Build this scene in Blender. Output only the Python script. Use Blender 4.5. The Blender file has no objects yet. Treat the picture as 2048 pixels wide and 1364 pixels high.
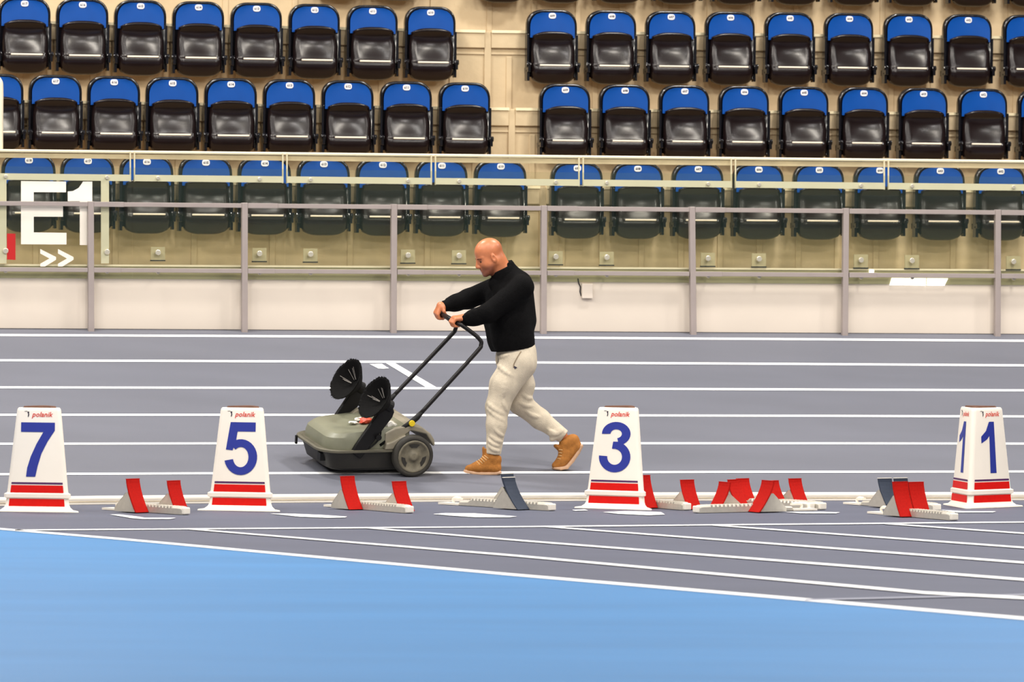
import bpy, bmesh, math, random
import numpy as np
from mathutils import Vector, Matrix
random.seed(7)
S = bpy.context.scene
COL = S.collection
# ------------------------------------------------------------------ camera
FPX = 11400.0                       # 200 mm lens on a 36 mm sensor, 2048 px wide
CAM = np.array([0.0, 0.0, 2.07])
pit, rol = math.atan(252 / FPX), .0085
Fv = np.array([0, math.cos(pit), -math.sin(pit)])
R0 = np.array([1.0, 0, 0]); U0 = np.array([0, math.sin(pit), math.cos(pit)])
Rv = R0 * math.cos(rol) + U0 * math.sin(rol); Uv = -R0 * math.sin(rol) + U0 * math.cos(rol)
cd = bpy.data.cameras.new('camera'); cam = bpy.data.objects.new('camera', cd); COL.objects.link(cam)
cam.matrix_world = Matrix([[Rv[i], Uv[i], -Fv[i], CAM[i]] for i in range(3)] + [[0, 0, 0, 1]])
cd.sensor_width = 36; cd.lens = FPX / 2048 * 36; cd.clip_end = 400
cd.dof.use_dof = True; cd.dof.focus_distance = 42.0; cd.dof.aperture_fstop = 4.5
S.camera = cam
# ------------------------------------------------------------------ world, lights, exposure
S.view_settings.view_transform = 'Standard'; S.view_settings.look = 'None'
S.view_settings.exposure = -1.05; S.view_settings.gamma = 1.0; S.view_settings.use_curve_mapping = False
W = bpy.data.worlds.new('hall'); S.world = W; W.use_nodes = True
W.node_tree.nodes['Background'].inputs[0].default_value = (1, .97, .94, 1)
W.node_tree.nodes['Background'].inputs[1].default_value = .10
def area(name, loc, size, power, target=None, color=(1, .965, .92)):
    l = bpy.data.lights.new(name, 'AREA'); l.shape = 'RECTANGLE'; l.size, l.size_y = size; l.energy = power; l.color = color
    o = bpy.data.objects.new(name, l); COL.objects.link(o); o.location = loc
    d = Vector(target) - Vector(loc) if target else Vector((0, 0, -1))
    o.rotation_euler = d.to_track_quat('-Z', 'Y').to_euler()
for x in (-16, -5.5, 5.5, 16):
    for y, pw in ((20, 1050), (32, 1350), (44.5, 2400)):
        area('hall_lamp', (x, y, 12.5), (2.2, 1.2), pw)
for x in (-9, 0, 9):
    area('stand_lamp', (x, 36, 11), (2.0, 1.0), 1050, (x * .6, 52, 2.5), (1, .93, .82))
for x in (-9, 3, 14):
    area('floor_lamp_row', (x, 24, 10), (2.0, 1.0), 850, (x * .3, 42, .5))
# ------------------------------------------------------------------ helpers: geometry of the place
def ray(x, y): return Fv + Rv * (x - 1024) / FPX + Uv * (682 - y) / FPX
def PL(x, y, q, n):
    d = ray(x, y); return CAM + d * (np.dot(np.array(q) - CAM, n) / np.dot(d, n))
Zv = np.array([0, 0, 1.0])
def G(x, y, z=0.0): return PL(x, y, (0, 0, z), Zv)
def PY(x, y, d): return PL(x, y, (0, d, 0), np.array([0, 1.0, 0]))
K0 = G(100, 1007); K1 = G(1950, 997.5)
BU = (K1 - K0) / np.linalg.norm(K1 - K0)                # along the track
be = math.radians(10.5)
BV = np.array([-BU[1], BU[0], 0]) * math.cos(be) + Zv * math.sin(be)   # up the banked lanes
BN = np.cross(BU, BV)
def B(x, y, e=0.0): return PL(x, y, K0 + BN * e, BN)     # point on the banked track
W0 = B(0, 658.5); W1 = B(2048, 670.0)
wd = W1 - W0; wd[2] = 0
SU = wd / np.linalg.norm(wd)                            # along the stand
SW = np.array([-SU[1], SU[0], 0])                        # away into the stand
def WP(x, y, off): return PL(x, y, W0 + SW * off, SW)    # point on a vertical plane parallel to the wall
# ------------------------------------------------------------------ helpers: objects
def V(a): return Vector((float(a[0]), float(a[1]), float(a[2])))
def obj(name, bm, m, parent=None, smooth=False, bevel=0, seg=2, sub=0):
    me = bpy.data.meshes.new(name)
    if isinstance(bm, bmesh.types.BMesh):
        bmesh.ops.recalc_face_normals(bm, faces=bm.faces[:]); bm.to_mesh(me); bm.free()
    else:
        me = bm; me.name = name
    o = bpy.data.objects.new(name, me); COL.objects.link(o)
    for mm in (m if isinstance(m, (list, tuple)) else [m]): me.materials.append(mm)
    if smooth:
        me.polygons.foreach_set('use_smooth', [True] * len(me.polygons))
    if bevel:
        b = o.modifiers.new('edge', 'BEVEL'); b.width = bevel; b.segments = seg; b.limit_method = 'ANGLE'; b.angle_limit = .7
    if sub:
        s = o.modifiers.new('sub', 'SUBSURF'); s.levels = s.render_levels = sub
    if parent: o.parent = parent
    return o
def empty(name, loc=(0, 0, 0), M=None):
    o = bpy.data.objects.new(name, None); COL.objects.link(o); o.empty_display_size = .1
    if M is not None: o.matrix_world = M
    else: o.location = loc
    return o
def tag(o, label, cat, group=None):
    o['label'] = label; o['category'] = cat
    if group: o['group'] = group
    return o
def struct(o, kind='structure'):
    o['kind'] = kind; return o
def BM(): return bmesh.new()
def box(bm, c, s, M=None):
    r = bmesh.ops.create_cube(bm, size=1); vs = r['verts']
    for v in vs:
        v.co = Vector((v.co.x * s[0] + c[0], v.co.y * s[1] + c[1], v.co.z * s[2] + c[2]))
        if M is not None: v.co = M @ v.co
    return vs
def poly(bm, pts, thick=None):
    """flat polygon, optionally extruded by the vector thick"""
    a = [bm.verts.new(V(p)) for p in pts]
    bm.faces.new(a)
    if thick is not None:
        b = [bm.verts.new(V(p) + V(thick)) for p in pts]
        bm.faces.new(b[::-1])
        n = len(a)
        for i in range(n): bm.faces.new((a[i], b[i], b[(i + 1) % n], a[(i + 1) % n]))
def loft(bm, rings, cap=True, closed=True):
    vr = [[bm.verts.new(V(p)) for p in r] for r in rings]
    n = len(vr[0])
    for a, b in zip(vr, vr[1:]):
        for i in range(n if closed else n - 1):
            bm.faces.new((a[i], a[(i + 1) % n], b[(i + 1) % n], b[i]))
    if cap:
        bm.faces.new(vr[0][::-1]); bm.faces.new(vr[-1])
    return vr
def tube(bm, pts, r, n=10, cap=True):
    pts = [V(p) for p in pts]; rings = []
    rr = r if isinstance(r, (list, tuple)) else [r] * len(pts)
    t0 = (pts[1] - pts[0]).normalized()
    ref = Vector((0, 0, 1)) if abs(t0.z) < .9 else Vector((1, 0, 0))
    x = t0.cross(ref).normalized()
    for i, p in enumerate(pts):
        t = (pts[min(i + 1, len(pts) - 1)] - pts[max(i - 1, 0)]).normalized()
        x = (x - t * x.dot(t)).normalized(); y = t.cross(x)
        rings.append([p + (x * math.cos(2 * math.pi * k / n) + y * math.sin(2 * math.pi * k / n)) * rr[i] for k in range(n)])
    loft(bm, rings, cap)
def smooth_path(pts, n=8):
    """Catmull-Rom through the points"""
    P = [V(p) for p in pts]; P = [P[0] * 2 - P[1]] + P + [P[-1] * 2 - P[-2]]; out = []
    for i in range(1, len(P) - 2):
        for k in range(n):
            t = k / n
            out.append(.5 * ((2 * P[i]) + (-P[i - 1] + P[i + 1]) * t + (2 * P[i - 1] - 5 * P[i] + 4 * P[i + 1] - P[i + 2]) * t * t + (-P[i - 1] + 3 * P[i] - 3 * P[i + 1] + P[i + 2]) * t ** 3))
    out.append(P[-2]); return out
def disc(bm, c, axis, r, h, n=20, r2=None):
    a = V(axis).normalized(); c = V(c)
    tube(bm, [c, c + a * h], [r, r if r2 is None else r2], n)
def text_mesh(s, size, shear=0, offset=0, res=2):
    cu = bpy.data.curves.new('lettering', 'FONT'); cu.body = s; cu.size = size; cu.shear = shear; cu.offset = offset
    cu.align_x = 'CENTER'; cu.align_y = 'CENTER'; cu.resolution_u = res
    o = bpy.data.objects.new('lettering', cu); COL.objects.link(o)
    dg = bpy.context.evaluated_depsgraph_get(); dg.update()
    me = bpy.data.meshes.new_from_object(o.evaluated_get(dg))
    bpy.data.objects.remove(o); bpy.data.curves.remove(cu)
    return me
# ------------------------------------------------------------------ materials
def lin(r, g, b): return tuple(((c / 255 + .055) / 1.055) ** 2.4 if c > 10 else c / 255 / 12.92 for c in (r, g, b)) + (1,)
def mat(name, rgb, rough=.5, metal=0, noise=0, scale=8, bump=0, bscale=60, spec=.5, coat=0, stretch=None):
    m = bpy.data.materials.new(name); m.use_nodes = True; nt = m.node_tree; b = nt.nodes['Principled BSDF']
    c = lin(*rgb); b.inputs['Base Color'].default_value = c; b.inputs['Roughness'].default_value = rough
    b.inputs['Metallic'].default_value = metal; b.inputs['Specular IOR Level'].default_value = spec
    b.inputs['Coat Weight'].default_value = coat
    tc = nt.nodes.new('ShaderNodeTexCoord'); src = tc.outputs['Object']
    if stretch:
        mp = nt.nodes.new('ShaderNodeMapping'); mp.inputs['Scale'].default_value = stretch; nt.links.new(src, mp.inputs[0]); src = mp.outputs[0]
    if noise:
        n = nt.nodes.new('ShaderNodeTexNoise'); n.inputs['Scale'].default_value = scale; n.inputs['Detail'].default_value = 6
        nt.links.new(src, n.inputs['Vector'])
        r = nt.nodes.new('ShaderNodeValToRGB'); r.color_ramp.elements[0].position = .3; r.color_ramp.elements[1].position = .7
        r.color_ramp.elements[0].color = tuple(x * (1 - noise) for x in c[:3]) + (1,)
        r.color_ramp.elements[1].color = tuple(min(1, x * (1 + noise)) for x in c[:3]) + (1,)
        nt.links.new(n.outputs[0], r.inputs[0]); nt.links.new(r.outputs[0], b.inputs['Base Color'])
    if bump:
        n2 = nt.nodes.new('ShaderNodeTexNoise'); n2.inputs['Scale'].default_value = bscale; n2.inputs['Detail'].default_value = 3
        nt.links.new(tc.outputs['Object'], n2.inputs['Vector'])
        bp = nt.nodes.new('ShaderNodeBump'); bp.inputs['Strength'].default_value = bump; bp.inputs['Distance'].default_value = .01
        nt.links.new(n2.outputs[0], bp.inputs['Height']); nt.links.new(bp.outputs[0], b.inputs['Normal'])
    return m
def glass(name, tint, milk, milkcol, gloss):
    m = bpy.data.materials.new(name); m.use_nodes = True; nt = m.node_tree; nt.nodes.clear()
    o = nt.nodes.new('ShaderNodeOutputMaterial'); t = nt.nodes.new('ShaderNodeBsdfTransparent'); t.inputs[0].default_value = tint + (1,)
    d = nt.nodes.new('ShaderNodeBsdfDiffuse'); d.inputs[0].default_value = milkcol + (1,)
    g = nt.nodes.new('ShaderNodeBsdfGlossy'); g.inputs['Roughness'].default_value = .08
    a = nt.nodes.new('ShaderNodeMixShader'); a.inputs[0].default_value = milk
    nt.links.new(t.outputs[0], a.inputs[1]); nt.links.new(d.outputs[0], a.inputs[2])
    b = nt.nodes.new('ShaderNodeMixShader'); b.inputs[0].default_value = gloss
    nt.links.new(a.outputs[0], b.inputs[1]); nt.links.new(g.outputs[0], b.inputs[2]); nt.links.new(b.outputs[0], o.inputs[0])
    return m
def emit(name, rgb, s):
    m = bpy.data.materials.new(name); m.use_nodes = True; b = m.node_tree.nodes['Principled BSDF']
    b.inputs['Emission Color'].default_value = lin(*rgb); b.inputs['Emission Strength'].default_value = s; return m
M = {}
M['blue_floor'] = mat('blue_sports_floor', (64, 126, 181), .55, noise=.07, scale=.9, bump=.15, bscale=220, stretch=(.4, 1.6, 1))
M['grey_floor'] = mat('grey_sports_floor', (101, 103, 114), .65, noise=.06, scale=1.4, bump=.2, bscale=200, stretch=(.5, 1.5, 1))
M['flat_floor'] = mat('slate_sports_floor', (84, 88, 106), .6, noise=.06, scale=1.4, bump=.2, bscale=200, stretch=(.5, 1.5, 1))
M['line'] = mat('white_line_paint', (250, 250, 250), .6, noise=.02, scale=4)
M['line_faint'] = mat('worn_line_paint', (150, 152, 166), .6, noise=.06, scale=4)
M['wall'] = mat('cream_wall_paint', (221, 208, 194), .5, noise=.035, scale=1.1, stretch=(1, 1, 1.6))
M['concrete'] = mat('beige_concrete', (200, 179, 144), .75, noise=.12, scale=3.5, bump=.2, bscale=25, stretch=(1, 1, .6))
M['concrete_tread'] = mat('brown_concrete', (150, 122, 90), .8, noise=.12, scale=3)
M['nosing'] = mat('cream_nosing', (242, 226, 186), .5, noise=.03, scale=6)
M['slab'] = mat('olive_slab', (176, 168, 132), .5, noise=.08, scale=3)
M['rail_cream'] = mat('cream_handrail', (238, 226, 200), .35, noise=.03, scale=5)
M['bar'] = mat('pale_flat_bar', (194, 190, 158), .4, noise=.03, scale=5)
M['bracket'] = mat('pale_bracket_plate', (184, 172, 138), .45, noise=.04, scale=9)
M['steel'] = mat('grey_painted_steel', (158, 146, 142), .45, noise=.04, scale=9)
M['bolt'] = mat('brushed_bolt_steel', (232, 224, 204), .22, metal=.55, noise=.04, scale=40)
M['glass_low'] = glass('green_tinted_glass', (.99, .99, .955), .045, (.16, .24, .20), .012)
M['glass_up'] = glass('clear_glass', (.98, .99, .97), .01, (.5, .5, .4), .02)
M['glass_edge'] = mat('pale_glass_edge', (214, 204, 170), .3, noise=.03, scale=9)
M['decal'] = mat('white_vinyl', (247, 238, 224), .5, noise=.02, scale=9)
M['decal_red'] = mat('red_vinyl', (190, 8, 8), .6, noise=.04, scale=9)
M['seat_blue'] = mat('blue_seat_plastic', (0, 70, 150), .36, noise=.05, scale=9, bump=.05, bscale=150, spec=.35)
M['seat_black'] = mat('black_seat_plastic', (24, 15, 15), .22, noise=.15, scale=14, spec=.42)
M['seat_frame'] = mat('black_seat_frame', (16, 15, 20), .17, noise=.1, scale=12, spec=.8)
M['seat_rod'] = mat('pale_seat_rod', (240, 226, 206), .4, noise=.03, scale=20)
M['plate'] = mat('white_number_plate', (236, 232, 232), .4, noise=.02, scale=30)
M['ink'] = mat('dark_ink', (36, 30, 52), .6, noise=.05, scale=30)
M['marker'] = mat('white_marker_plastic', (252, 242, 228), .4, noise=.015, scale=6)
M['marker_blue'] = mat('blue_number_print', (38, 52, 150), .5, noise=.04, scale=40)
M['marker_red'] = mat('red_band_print', (222, 14, 4), .55, noise=.04, scale=40, spec=.25)
M['marker_purple'] = mat('purple_line_print', (82, 36, 92), .5, noise=.04, scale=40)
M['marker_hole'] = mat('brown_marker_top', (96, 60, 42), .7, noise=.3, scale=14)
M['logo_red'] = mat('logo_red_print', (222, 66, 44), .5, noise=.03, scale=40)
M['alu'] = mat('grey_cast_aluminium', (196, 190, 178), .42, metal=.25, noise=.06, scale=30)
M['pad_red'] = mat('red_rubber_pad', (180, 15, 4), .85, noise=.1, scale=90, bump=.3, bscale=300, spec=.2)
M['pad_dark'] = mat('slate_rubber_pad', (36, 47, 66), .7, noise=.1, scale=60, bump=.3, bscale=300)
M['kerb'] = mat('white_kerb_plastic', (244, 236, 222), .4, noise=.02, scale=6)
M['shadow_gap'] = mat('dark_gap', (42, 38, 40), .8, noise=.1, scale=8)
# ------------------------------------------------------------------ floor and banked lanes
def strip(bm, top, bot):
    a = [bm.verts.new(V(p)) for p in top]; b = [bm.verts.new(V(p)) for p in bot]
    for i in range(len(a) - 1): bm.faces.new((a[i], a[i + 1], b[i + 1], b[i]))
kerb_px = [(-260, 1016.5), (0, 1012), (190, 1009), (640, 1005), (1150, 1002), (1740, 1001), (2048, 1000.5), (2300, 1000)]
bm = BM(); poly(bm, [(-60, -6, -.002), (60, -6, -.002), (60, 62, -.002), (-60, 62, -.002)])
floor = struct(obj('floor', bm, M['flat_floor']))
# blue infield: everything on the camera's side of the thick white line
edge_px = [(-300, 1034), (0, 1057.5), (250, 1078.5), (500, 1101.5), (1024, 1149), (1664, 1203.5), (2048, 1236.5), (2600, 1287)]
bm = BM(); pts = [G(x, y, .0) for x, y in edge_px]
pts = [np.array([-58, 52, 0.0])] + pts + [np.array([50, 12, 0.0]), np.array([50, -5, 0]), np.array([-58, -5, 0])]
poly(bm, pts); struct(obj('infield_surface', bm, M['blue_floor'], floor))
def line(px, t0, t1, name='lane_line', P=G, m='line', e=.003, parent=floor):
    bm = BM(); n = len(px); top = []; bot = []
    for i, (x, y) in enumerate(px):
        t = t0 + (t1 - t0) * (x - px[0][0]) / (px[-1][0] - px[0][0])
        top.append(P(x, y - t / 2, e)); bot.append(P(x, y + t / 2, e))
    strip(bm, top, bot); return obj(name, bm, M[m], parent)
line(edge_px, 3.0, 7.0)
line([(30, 1060), (1024, 1053.3), (2048, 1044), (2300, 1041.5)], 2.0, 2.4)
for px in ([(375, 1057.5), (1024, 1110.5), (1849, 1185), (2048, 1195.5), (2400, 1218)], [(730, 1055), (1024, 1079.5), (2048, 1159), (2400, 1186)],
           [(1090, 1052.8), (2048, 1125), (2400, 1151)], [(1425, 1050), (2048, 1095), (2400, 1120)], [(1770, 1047), (2048, 1066.5), (2400, 1091)]):
    line(px, 2.2, 2.2 + (px[1][0] > 0) * (px[-1][1] - 1060) * .026, e=.004)
line([(1610, 1199.5), (2048, 1189), (2300, 1183)], 3, 3, m='line_faint', e=.0035)
# banked track
bm = BM()
def bank_pt(a, b): return K0 + BU * a + BV * b
for a0, a1 in ((-14, 30),):
    poly(bm, [bank_pt(a0, .0), bank_pt(a1, .0), bank_pt(a1, 6.35), bank_pt(a0, 6.35)], -BN * .06)
bank = struct(obj('banked_track', bm, M['grey_floor']))
for a, c in ((670, 681.5), (720.6, 730.7), (774.7, 780.7), (829.6, 832.9), (887.5, 887.2), (948.3, 943)):
    dl = (c - a) / 2048
    mid = (a + c) / 2 - .9
    line([(-200, a - 200 * dl), (0, a), (500, a + 500 * dl - .7), (1024, mid), (1548, a + 1548 * dl - .7), (2048, c), (2300, c + 252 * dl)], 4.2, 4.2, P=B, parent=bank)
bm = BM(); poly(bm, [B(x, y, .004) for x, y in ((765, 722), (783, 722), (873, 774.5), (852, 774.5))]); obj('lane_line', bm, M['line'], bank)
bm = BM(); poly(bm, [B(x, y, .004) for x, y in ((739, 728), (764, 727.5), (772, 733), (778, 736.5), (768, 737.5), (757, 737))]); obj('lane_number', bm, M['line'], bank)
# painted lane numbers on the flat strip, strongly foreshortened
for px in ([(220, 1028.8), (240, 1028.8), (276, 1033), (290, 1035.5), (352, 1035.5), (340, 1038), (284, 1038), (262, 1036)],
           [(540, 1027), (576, 1027), (640, 1029.5), (694, 1033), (690, 1035), (656, 1035.5), (600, 1033.5)],
           [(866, 1028), (890, 1026), (950, 1026.6), (985, 1029), (1034, 1032.6), (1020, 1034.6), (950, 1034.4), (900, 1031)],
           [(1206, 1024), (1250, 1022), (1322, 1024), (1330, 1029), (1298, 1030.5), (1236, 1027.6)],
           [(1570, 1023.5), (1640, 1023.4), (1680, 1024.4), (1672, 1026.6), (1600, 1026.4)],
           [(1880, 1019.4), (1930, 1022.4), (1992, 1022.6), (1986, 1024.6), (1916, 1025)],
           [(1144, 1019.6), (1170, 1018.6), (1176, 1021), (1150, 1021.4)]):
    bm = BM(); poly(bm, [G(x, y, .003) for x, y in px]); obj('lane_number', bm, M['line'], floor)
# white kerb rail along the foot of the bank
kp = [G(x, y) for x, y in kerb_px]
ks = smooth_path(kp, 6)
bm = BM(); tube(bm, [p + Vector((0, 0.03, .037)) for p in ks], .023, 12)
kerb = tag(obj('kerb_rail', bm, M['kerb'], smooth=True), 'long white raised kerb rail along the foot of the grey lanes', 'kerb')
bm = BM()
fr = [p for p in ks]; 
loft(bm, [[p, p + Vector((0, .07, 0)), p + Vector((0, .07, .013)), p + Vector((0, .0, .013))] for p in fr]); obj('base_strip', bm, M['kerb'], kerb)
# ------------------------------------------------------------------ wall, slab edge, fence
def vplane_slab(name, corners, off, thick, m, parent=None, **k):
    """vertical slab in the wall direction; corners in the photo's frame, measured on the plane at off"""
    bm = BM(); poly(bm, [WP(x, y, off) for x, y in corners], SW * thick); return obj(name, bm, m, parent, **k)
wall = struct(vplane_slab('wall_back', [(-330, 552), (2400, 572), (2400, 690), (-330, 680)], .03, .12, M['wall']))
struct(vplane_slab('baseboard_back', [(-330, 654.5), (2400, 669.8), (2400, 674), (-330, 659)], .022, .02, M['shadow_gap']))  # dark strip coloured as the shade in the gap at the wall's foot
slab = struct(vplane_slab('slab_edge', [(-330, 529), (2400, 543), (2400, 572.5), (-330, 553.5)], .025, 1.4, M['slab']))
bm = BM(); poly(bm, [WP(-330, 526.2, .015), WP(2400, 540.7, .015), WP(2400, 544.2, .015), WP(-330, 530, .015)], SW * .05)
obj('slab_nosing', bm, M['rail_cream'], slab)
# fence on the top edge of the bank
fence_off = -.07
fence = tag(empty('railing_fence', V(WP(1089, 664, fence_off))), 'grey metal railing with square posts along the top of the track', 'fence')
F0 = fence.location.copy()
def fchild(o):
    o.parent = fence; o.matrix_parent_inverse = Matrix.Translation(-F0); return o
posts = [(-118, 182), (182, 183), (490, 490), (789, 788), (1089, 1088), (1385, 1388), (1693, 1691), (1997, 1996.5), (2300, 2300)]
posts = [((a if i else -120), b if i else -119) for i, (a, b) in enumerate(posts)]
for xt, xb in posts:
    yt = 401 + .0091 * xt; yb = 660.3 + .0051 * xb
    T = WP(xt, yt, fence_off); Bt = WP(xb, yb, fence_off)
    bm = BM()
    hw = SU * .0245; d = SW * .05
    rings = [[p - hw, p + hw, p + hw + d, p - hw + d] for p in (Bt - Zv * .02, T)]
    loft(bm, rings); fchild(obj('post', bm, M['steel'], bevel=.004))
def frail(x0, x1, ytop, slope, h, off, name, m='steel', grow=0):
    bm = BM(); poly(bm, [WP(x, ytop + slope * x + dy, off) for x, dy in ((x0, -grow), (x1, -grow), (x1, h + grow), (x0, h + grow))], SW * .035)
    return fchild(obj(name, bm, M[m], bevel=.003))
for (xa, _), (xb, _) in zip(posts, posts[1:]):
    frail(xa + 6, xb - 6, 402.2, .0092, 9, fence_off + .005, 'top_rail')
    frail(xa + 6, xa + 66, 402.2, .0092, 9, fence_off - .001, 'rail_sleeve', grow=.6)
    frail(xa + 6, xb - 6, 534.5, .0066, 8.6, fence_off + .005, 'middle_rail')
    frail(xa + 6, xa + 60, 534.5, .0066, 8.6, fence_off - .001, 'rail_sleeve', grow=.6)
# ------------------------------------------------------------------ glass balustrade
goff = -.012
joints = [-40, 265, 570, 867, 1162.5, 1467, 1773, 2078]
ytop = lambda x: 297.5 + .0118 * x
ybar = lambda x: 346.5 + .0107 * x
ybot = lambda x: 556 + .0074 * x
names = ['left edge panel of the glass balustrade carrying the white E1 lettering', 'glass balustrade panel right after the E1 panel',
         'third glass balustrade panel from the left, in front of seat 613', 'glass balustrade panel directly behind the bald man\'s head',
         'glass balustrade panel above the small wall box', 'glass balustrade panel just right of the one above the wall box',
         'rightmost glass balustrade panel, above the two bright light tiles']
def bolt(x, y, r, par, off, P0):
    bm = BM(); c = WP(x, y, off - .010)
    disc(bm, c, -SW, r * .95, .014, 14, r * .8); disc(bm, c + SW * .03, -SW, r * .5, .03, 10)
    o = obj('bolt', bm, M['bolt'], par, bevel=.003); o.matrix_parent_inverse = Matrix.Translation(-P0); return o
for i in range(7):
    x0, x1 = joints[i] + 3.2, joints[i + 1] - 3.2
    P0 = V(WP((x0 + x1) / 2, ybot((x0 + x1) / 2), goff)); g = tag(empty('glass_panel', P0), names[i], 'glass panel', 'glass balustrade panels')
    def gc(o):
        o.parent = g; o.matrix_parent_inverse = Matrix.Translation(-P0); return o
    xl, xr = joints[i] + .5, joints[i + 1] - .5
    gc(vplane_slab('lower_pane', [(xl, ybar(xl) - 14), (xr, ybar(xr) - 14), (xr, ybot(xr)), (xl, ybot(xl))], goff, .012, M['glass_low']))
    gc(vplane_slab('upper_pane', [(x0, ytop(x0) + 2), (x1, ytop(x1) + 2), (x1, ybar(x1) + 14), (x0, ybar(x0) + 14)], goff + .016, .010, M['glass_up']))
    for xa, xb in ((x0 - .3, x0 + 2.2), (x1 - 2.2, x1 + .3)):
        gc(vplane_slab('edge_strip', [(xa, ytop(xa) + 2), (xb, ytop(xb) + 2), (xb, ybar(xb) + 14), (xa, ybar(xa) + 14)], goff + .014, .014, M['glass_edge']))
    for bx in (joints[i] + 51, joints[i + 1] - 51):
        bolt(bx, ybar(bx) + 6, .019, g, goff, P0)
        if not (i == 0):
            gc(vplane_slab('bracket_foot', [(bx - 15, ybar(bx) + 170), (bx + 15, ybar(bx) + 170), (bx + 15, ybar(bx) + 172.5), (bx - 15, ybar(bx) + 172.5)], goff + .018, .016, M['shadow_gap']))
            gc(vplane_slab('bracket_plate', [(bx - 14, ybar(bx) + 144), (bx + 14, ybar(bx) + 144), (bx + 14, ybar(bx) + 171), (bx - 14, ybar(bx) + 171)], goff + .02, .012, M['bracket']))
        bolt(bx, ybar(bx) + 155, .027, g, goff, P0)
        bolt(bx, ybot(bx) - 15, .023, g, goff, P0)
    if i == 0:
        for poly_px, m, nm in (([(42, 362), (132, 363), (132, 384.6), (67.5, 384.3), (67.5, 411.5), (126, 412), (126, 433.5), (67.5, 433.3), (67.5, 464.8), (133, 465.6), (133, 489), (42, 488.5)], 'decal', 'letter'),
                               ([(166, 363), (184.6, 363), (184.6, 490.5), (159.6, 490), (159.6, 402.5), (135.5, 402.5), (135.5, 383), (146, 382), (157, 376), (163, 368)], 'decal', 'numeral'),
                               ([(14, 467), (31, 467.3), (31, 520), (14, 519)], 'decal_red', 'red_strip'),
                               ([(80.5, 498), (112, 514), (112, 519.5), (90, 533), (80.5, 533), (80.5, 527.5), (99, 517), (80.5, 507)], 'decal', 'chevron'),
                               ([(116, 498), (147, 514), (147, 519.5), (125, 533), (116, 533), (116, 527.5), (134, 517), (116, 507)], 'decal', 'chevron')):
            gc(vplane_slab(nm, poly_px, goff - .003, .002, M[m]))
# flat bar and handrail behind the panes
bal = tag(empty('handrail', V(WP(1024, 309, .03))), 'cream handrail running along the top of the glass balustrade', 'handrail')
def bc(o):
    o.parent = bal; o.matrix_parent_inverse = Matrix.Translation(-bal.location); return o
bc(vplane_slab('rail', [(-300, 295), (2400, 324), (2400, 330), (-300, 301)], .03, .05, M['rail_cream'], bevel=.008))
bc(vplane_slab('lower_lip', [(-300, 303), (2400, 330), (2400, 341), (-300, 312)], .045, .02, M['concrete']))
for i in range(7):
    x0, x1 = joints[i] + 4, joints[i + 1] - 3
    bc(vplane_slab('flat_bar', [(x0, ybar(x0)), (x1, ybar(x1)), (x1, ybar(x1) + 13), (x0, ybar(x0) + 13)], -.020, .006, M['bar']))
for xa, xb in ((-3, 13), (202, 218)):
    bc(vplane_slab('flat_upright', [(xa, ybar(xa) + 12), (xb, ybar(xb) + 12), (xb, 527), (xa, 527)], -.0195, .006, M['bar']))
# pale post at the left edge, small box with cable, glowing reflection tiles
bm = BM(); tube(bm, smooth_path([WP(-2, 300, .10), WP(-2, 250, .10), WP(-1.5, 180, .10), WP(-4, 163, .10), WP(-16, 156, .10), WP(-60, 154, .10)], 5), .034, 12)
tag(obj('rail_post', bm, M['rail_cream'], smooth=True), 'pale rounded rail post cut by the left edge above the handrail', 'post')
bm = BM(); poly(bm, [WP(x, y, .03) for x, y in ((1162, 567), (1183.5, 567.5), (1183.5, 597), (1162, 596.5))], -SW * .035)
jb = tag(obj('junction_box', bm, M['wall'], bevel=.004), 'small cream junction box on the wall below the glass', 'box')
bm = BM(); tube(bm, [WP(x, y, .024) for x, y in ((1156, 557), (1157.5, 566), (1161, 574), (1160, 583), (1162.5, 592))], .0055, 6)
obj('cable', bm, M['shadow_gap'], jb, smooth=True)
M['lamp_tile'] = emit('lit_white_tile', (255, 252, 246), 4.5)  # emissive tiles added in place of lamp reflections on the slab edge
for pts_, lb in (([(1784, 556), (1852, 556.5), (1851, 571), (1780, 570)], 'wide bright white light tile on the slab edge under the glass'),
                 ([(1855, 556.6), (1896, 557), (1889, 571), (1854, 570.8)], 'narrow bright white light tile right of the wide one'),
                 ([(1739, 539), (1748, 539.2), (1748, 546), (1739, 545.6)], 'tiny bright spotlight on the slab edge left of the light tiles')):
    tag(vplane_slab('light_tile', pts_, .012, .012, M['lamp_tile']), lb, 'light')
# ------------------------------------------------------------------ stand: risers and treads
offs = [1.1, 1.9, 2.7, 3.5, 4.3]
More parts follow.
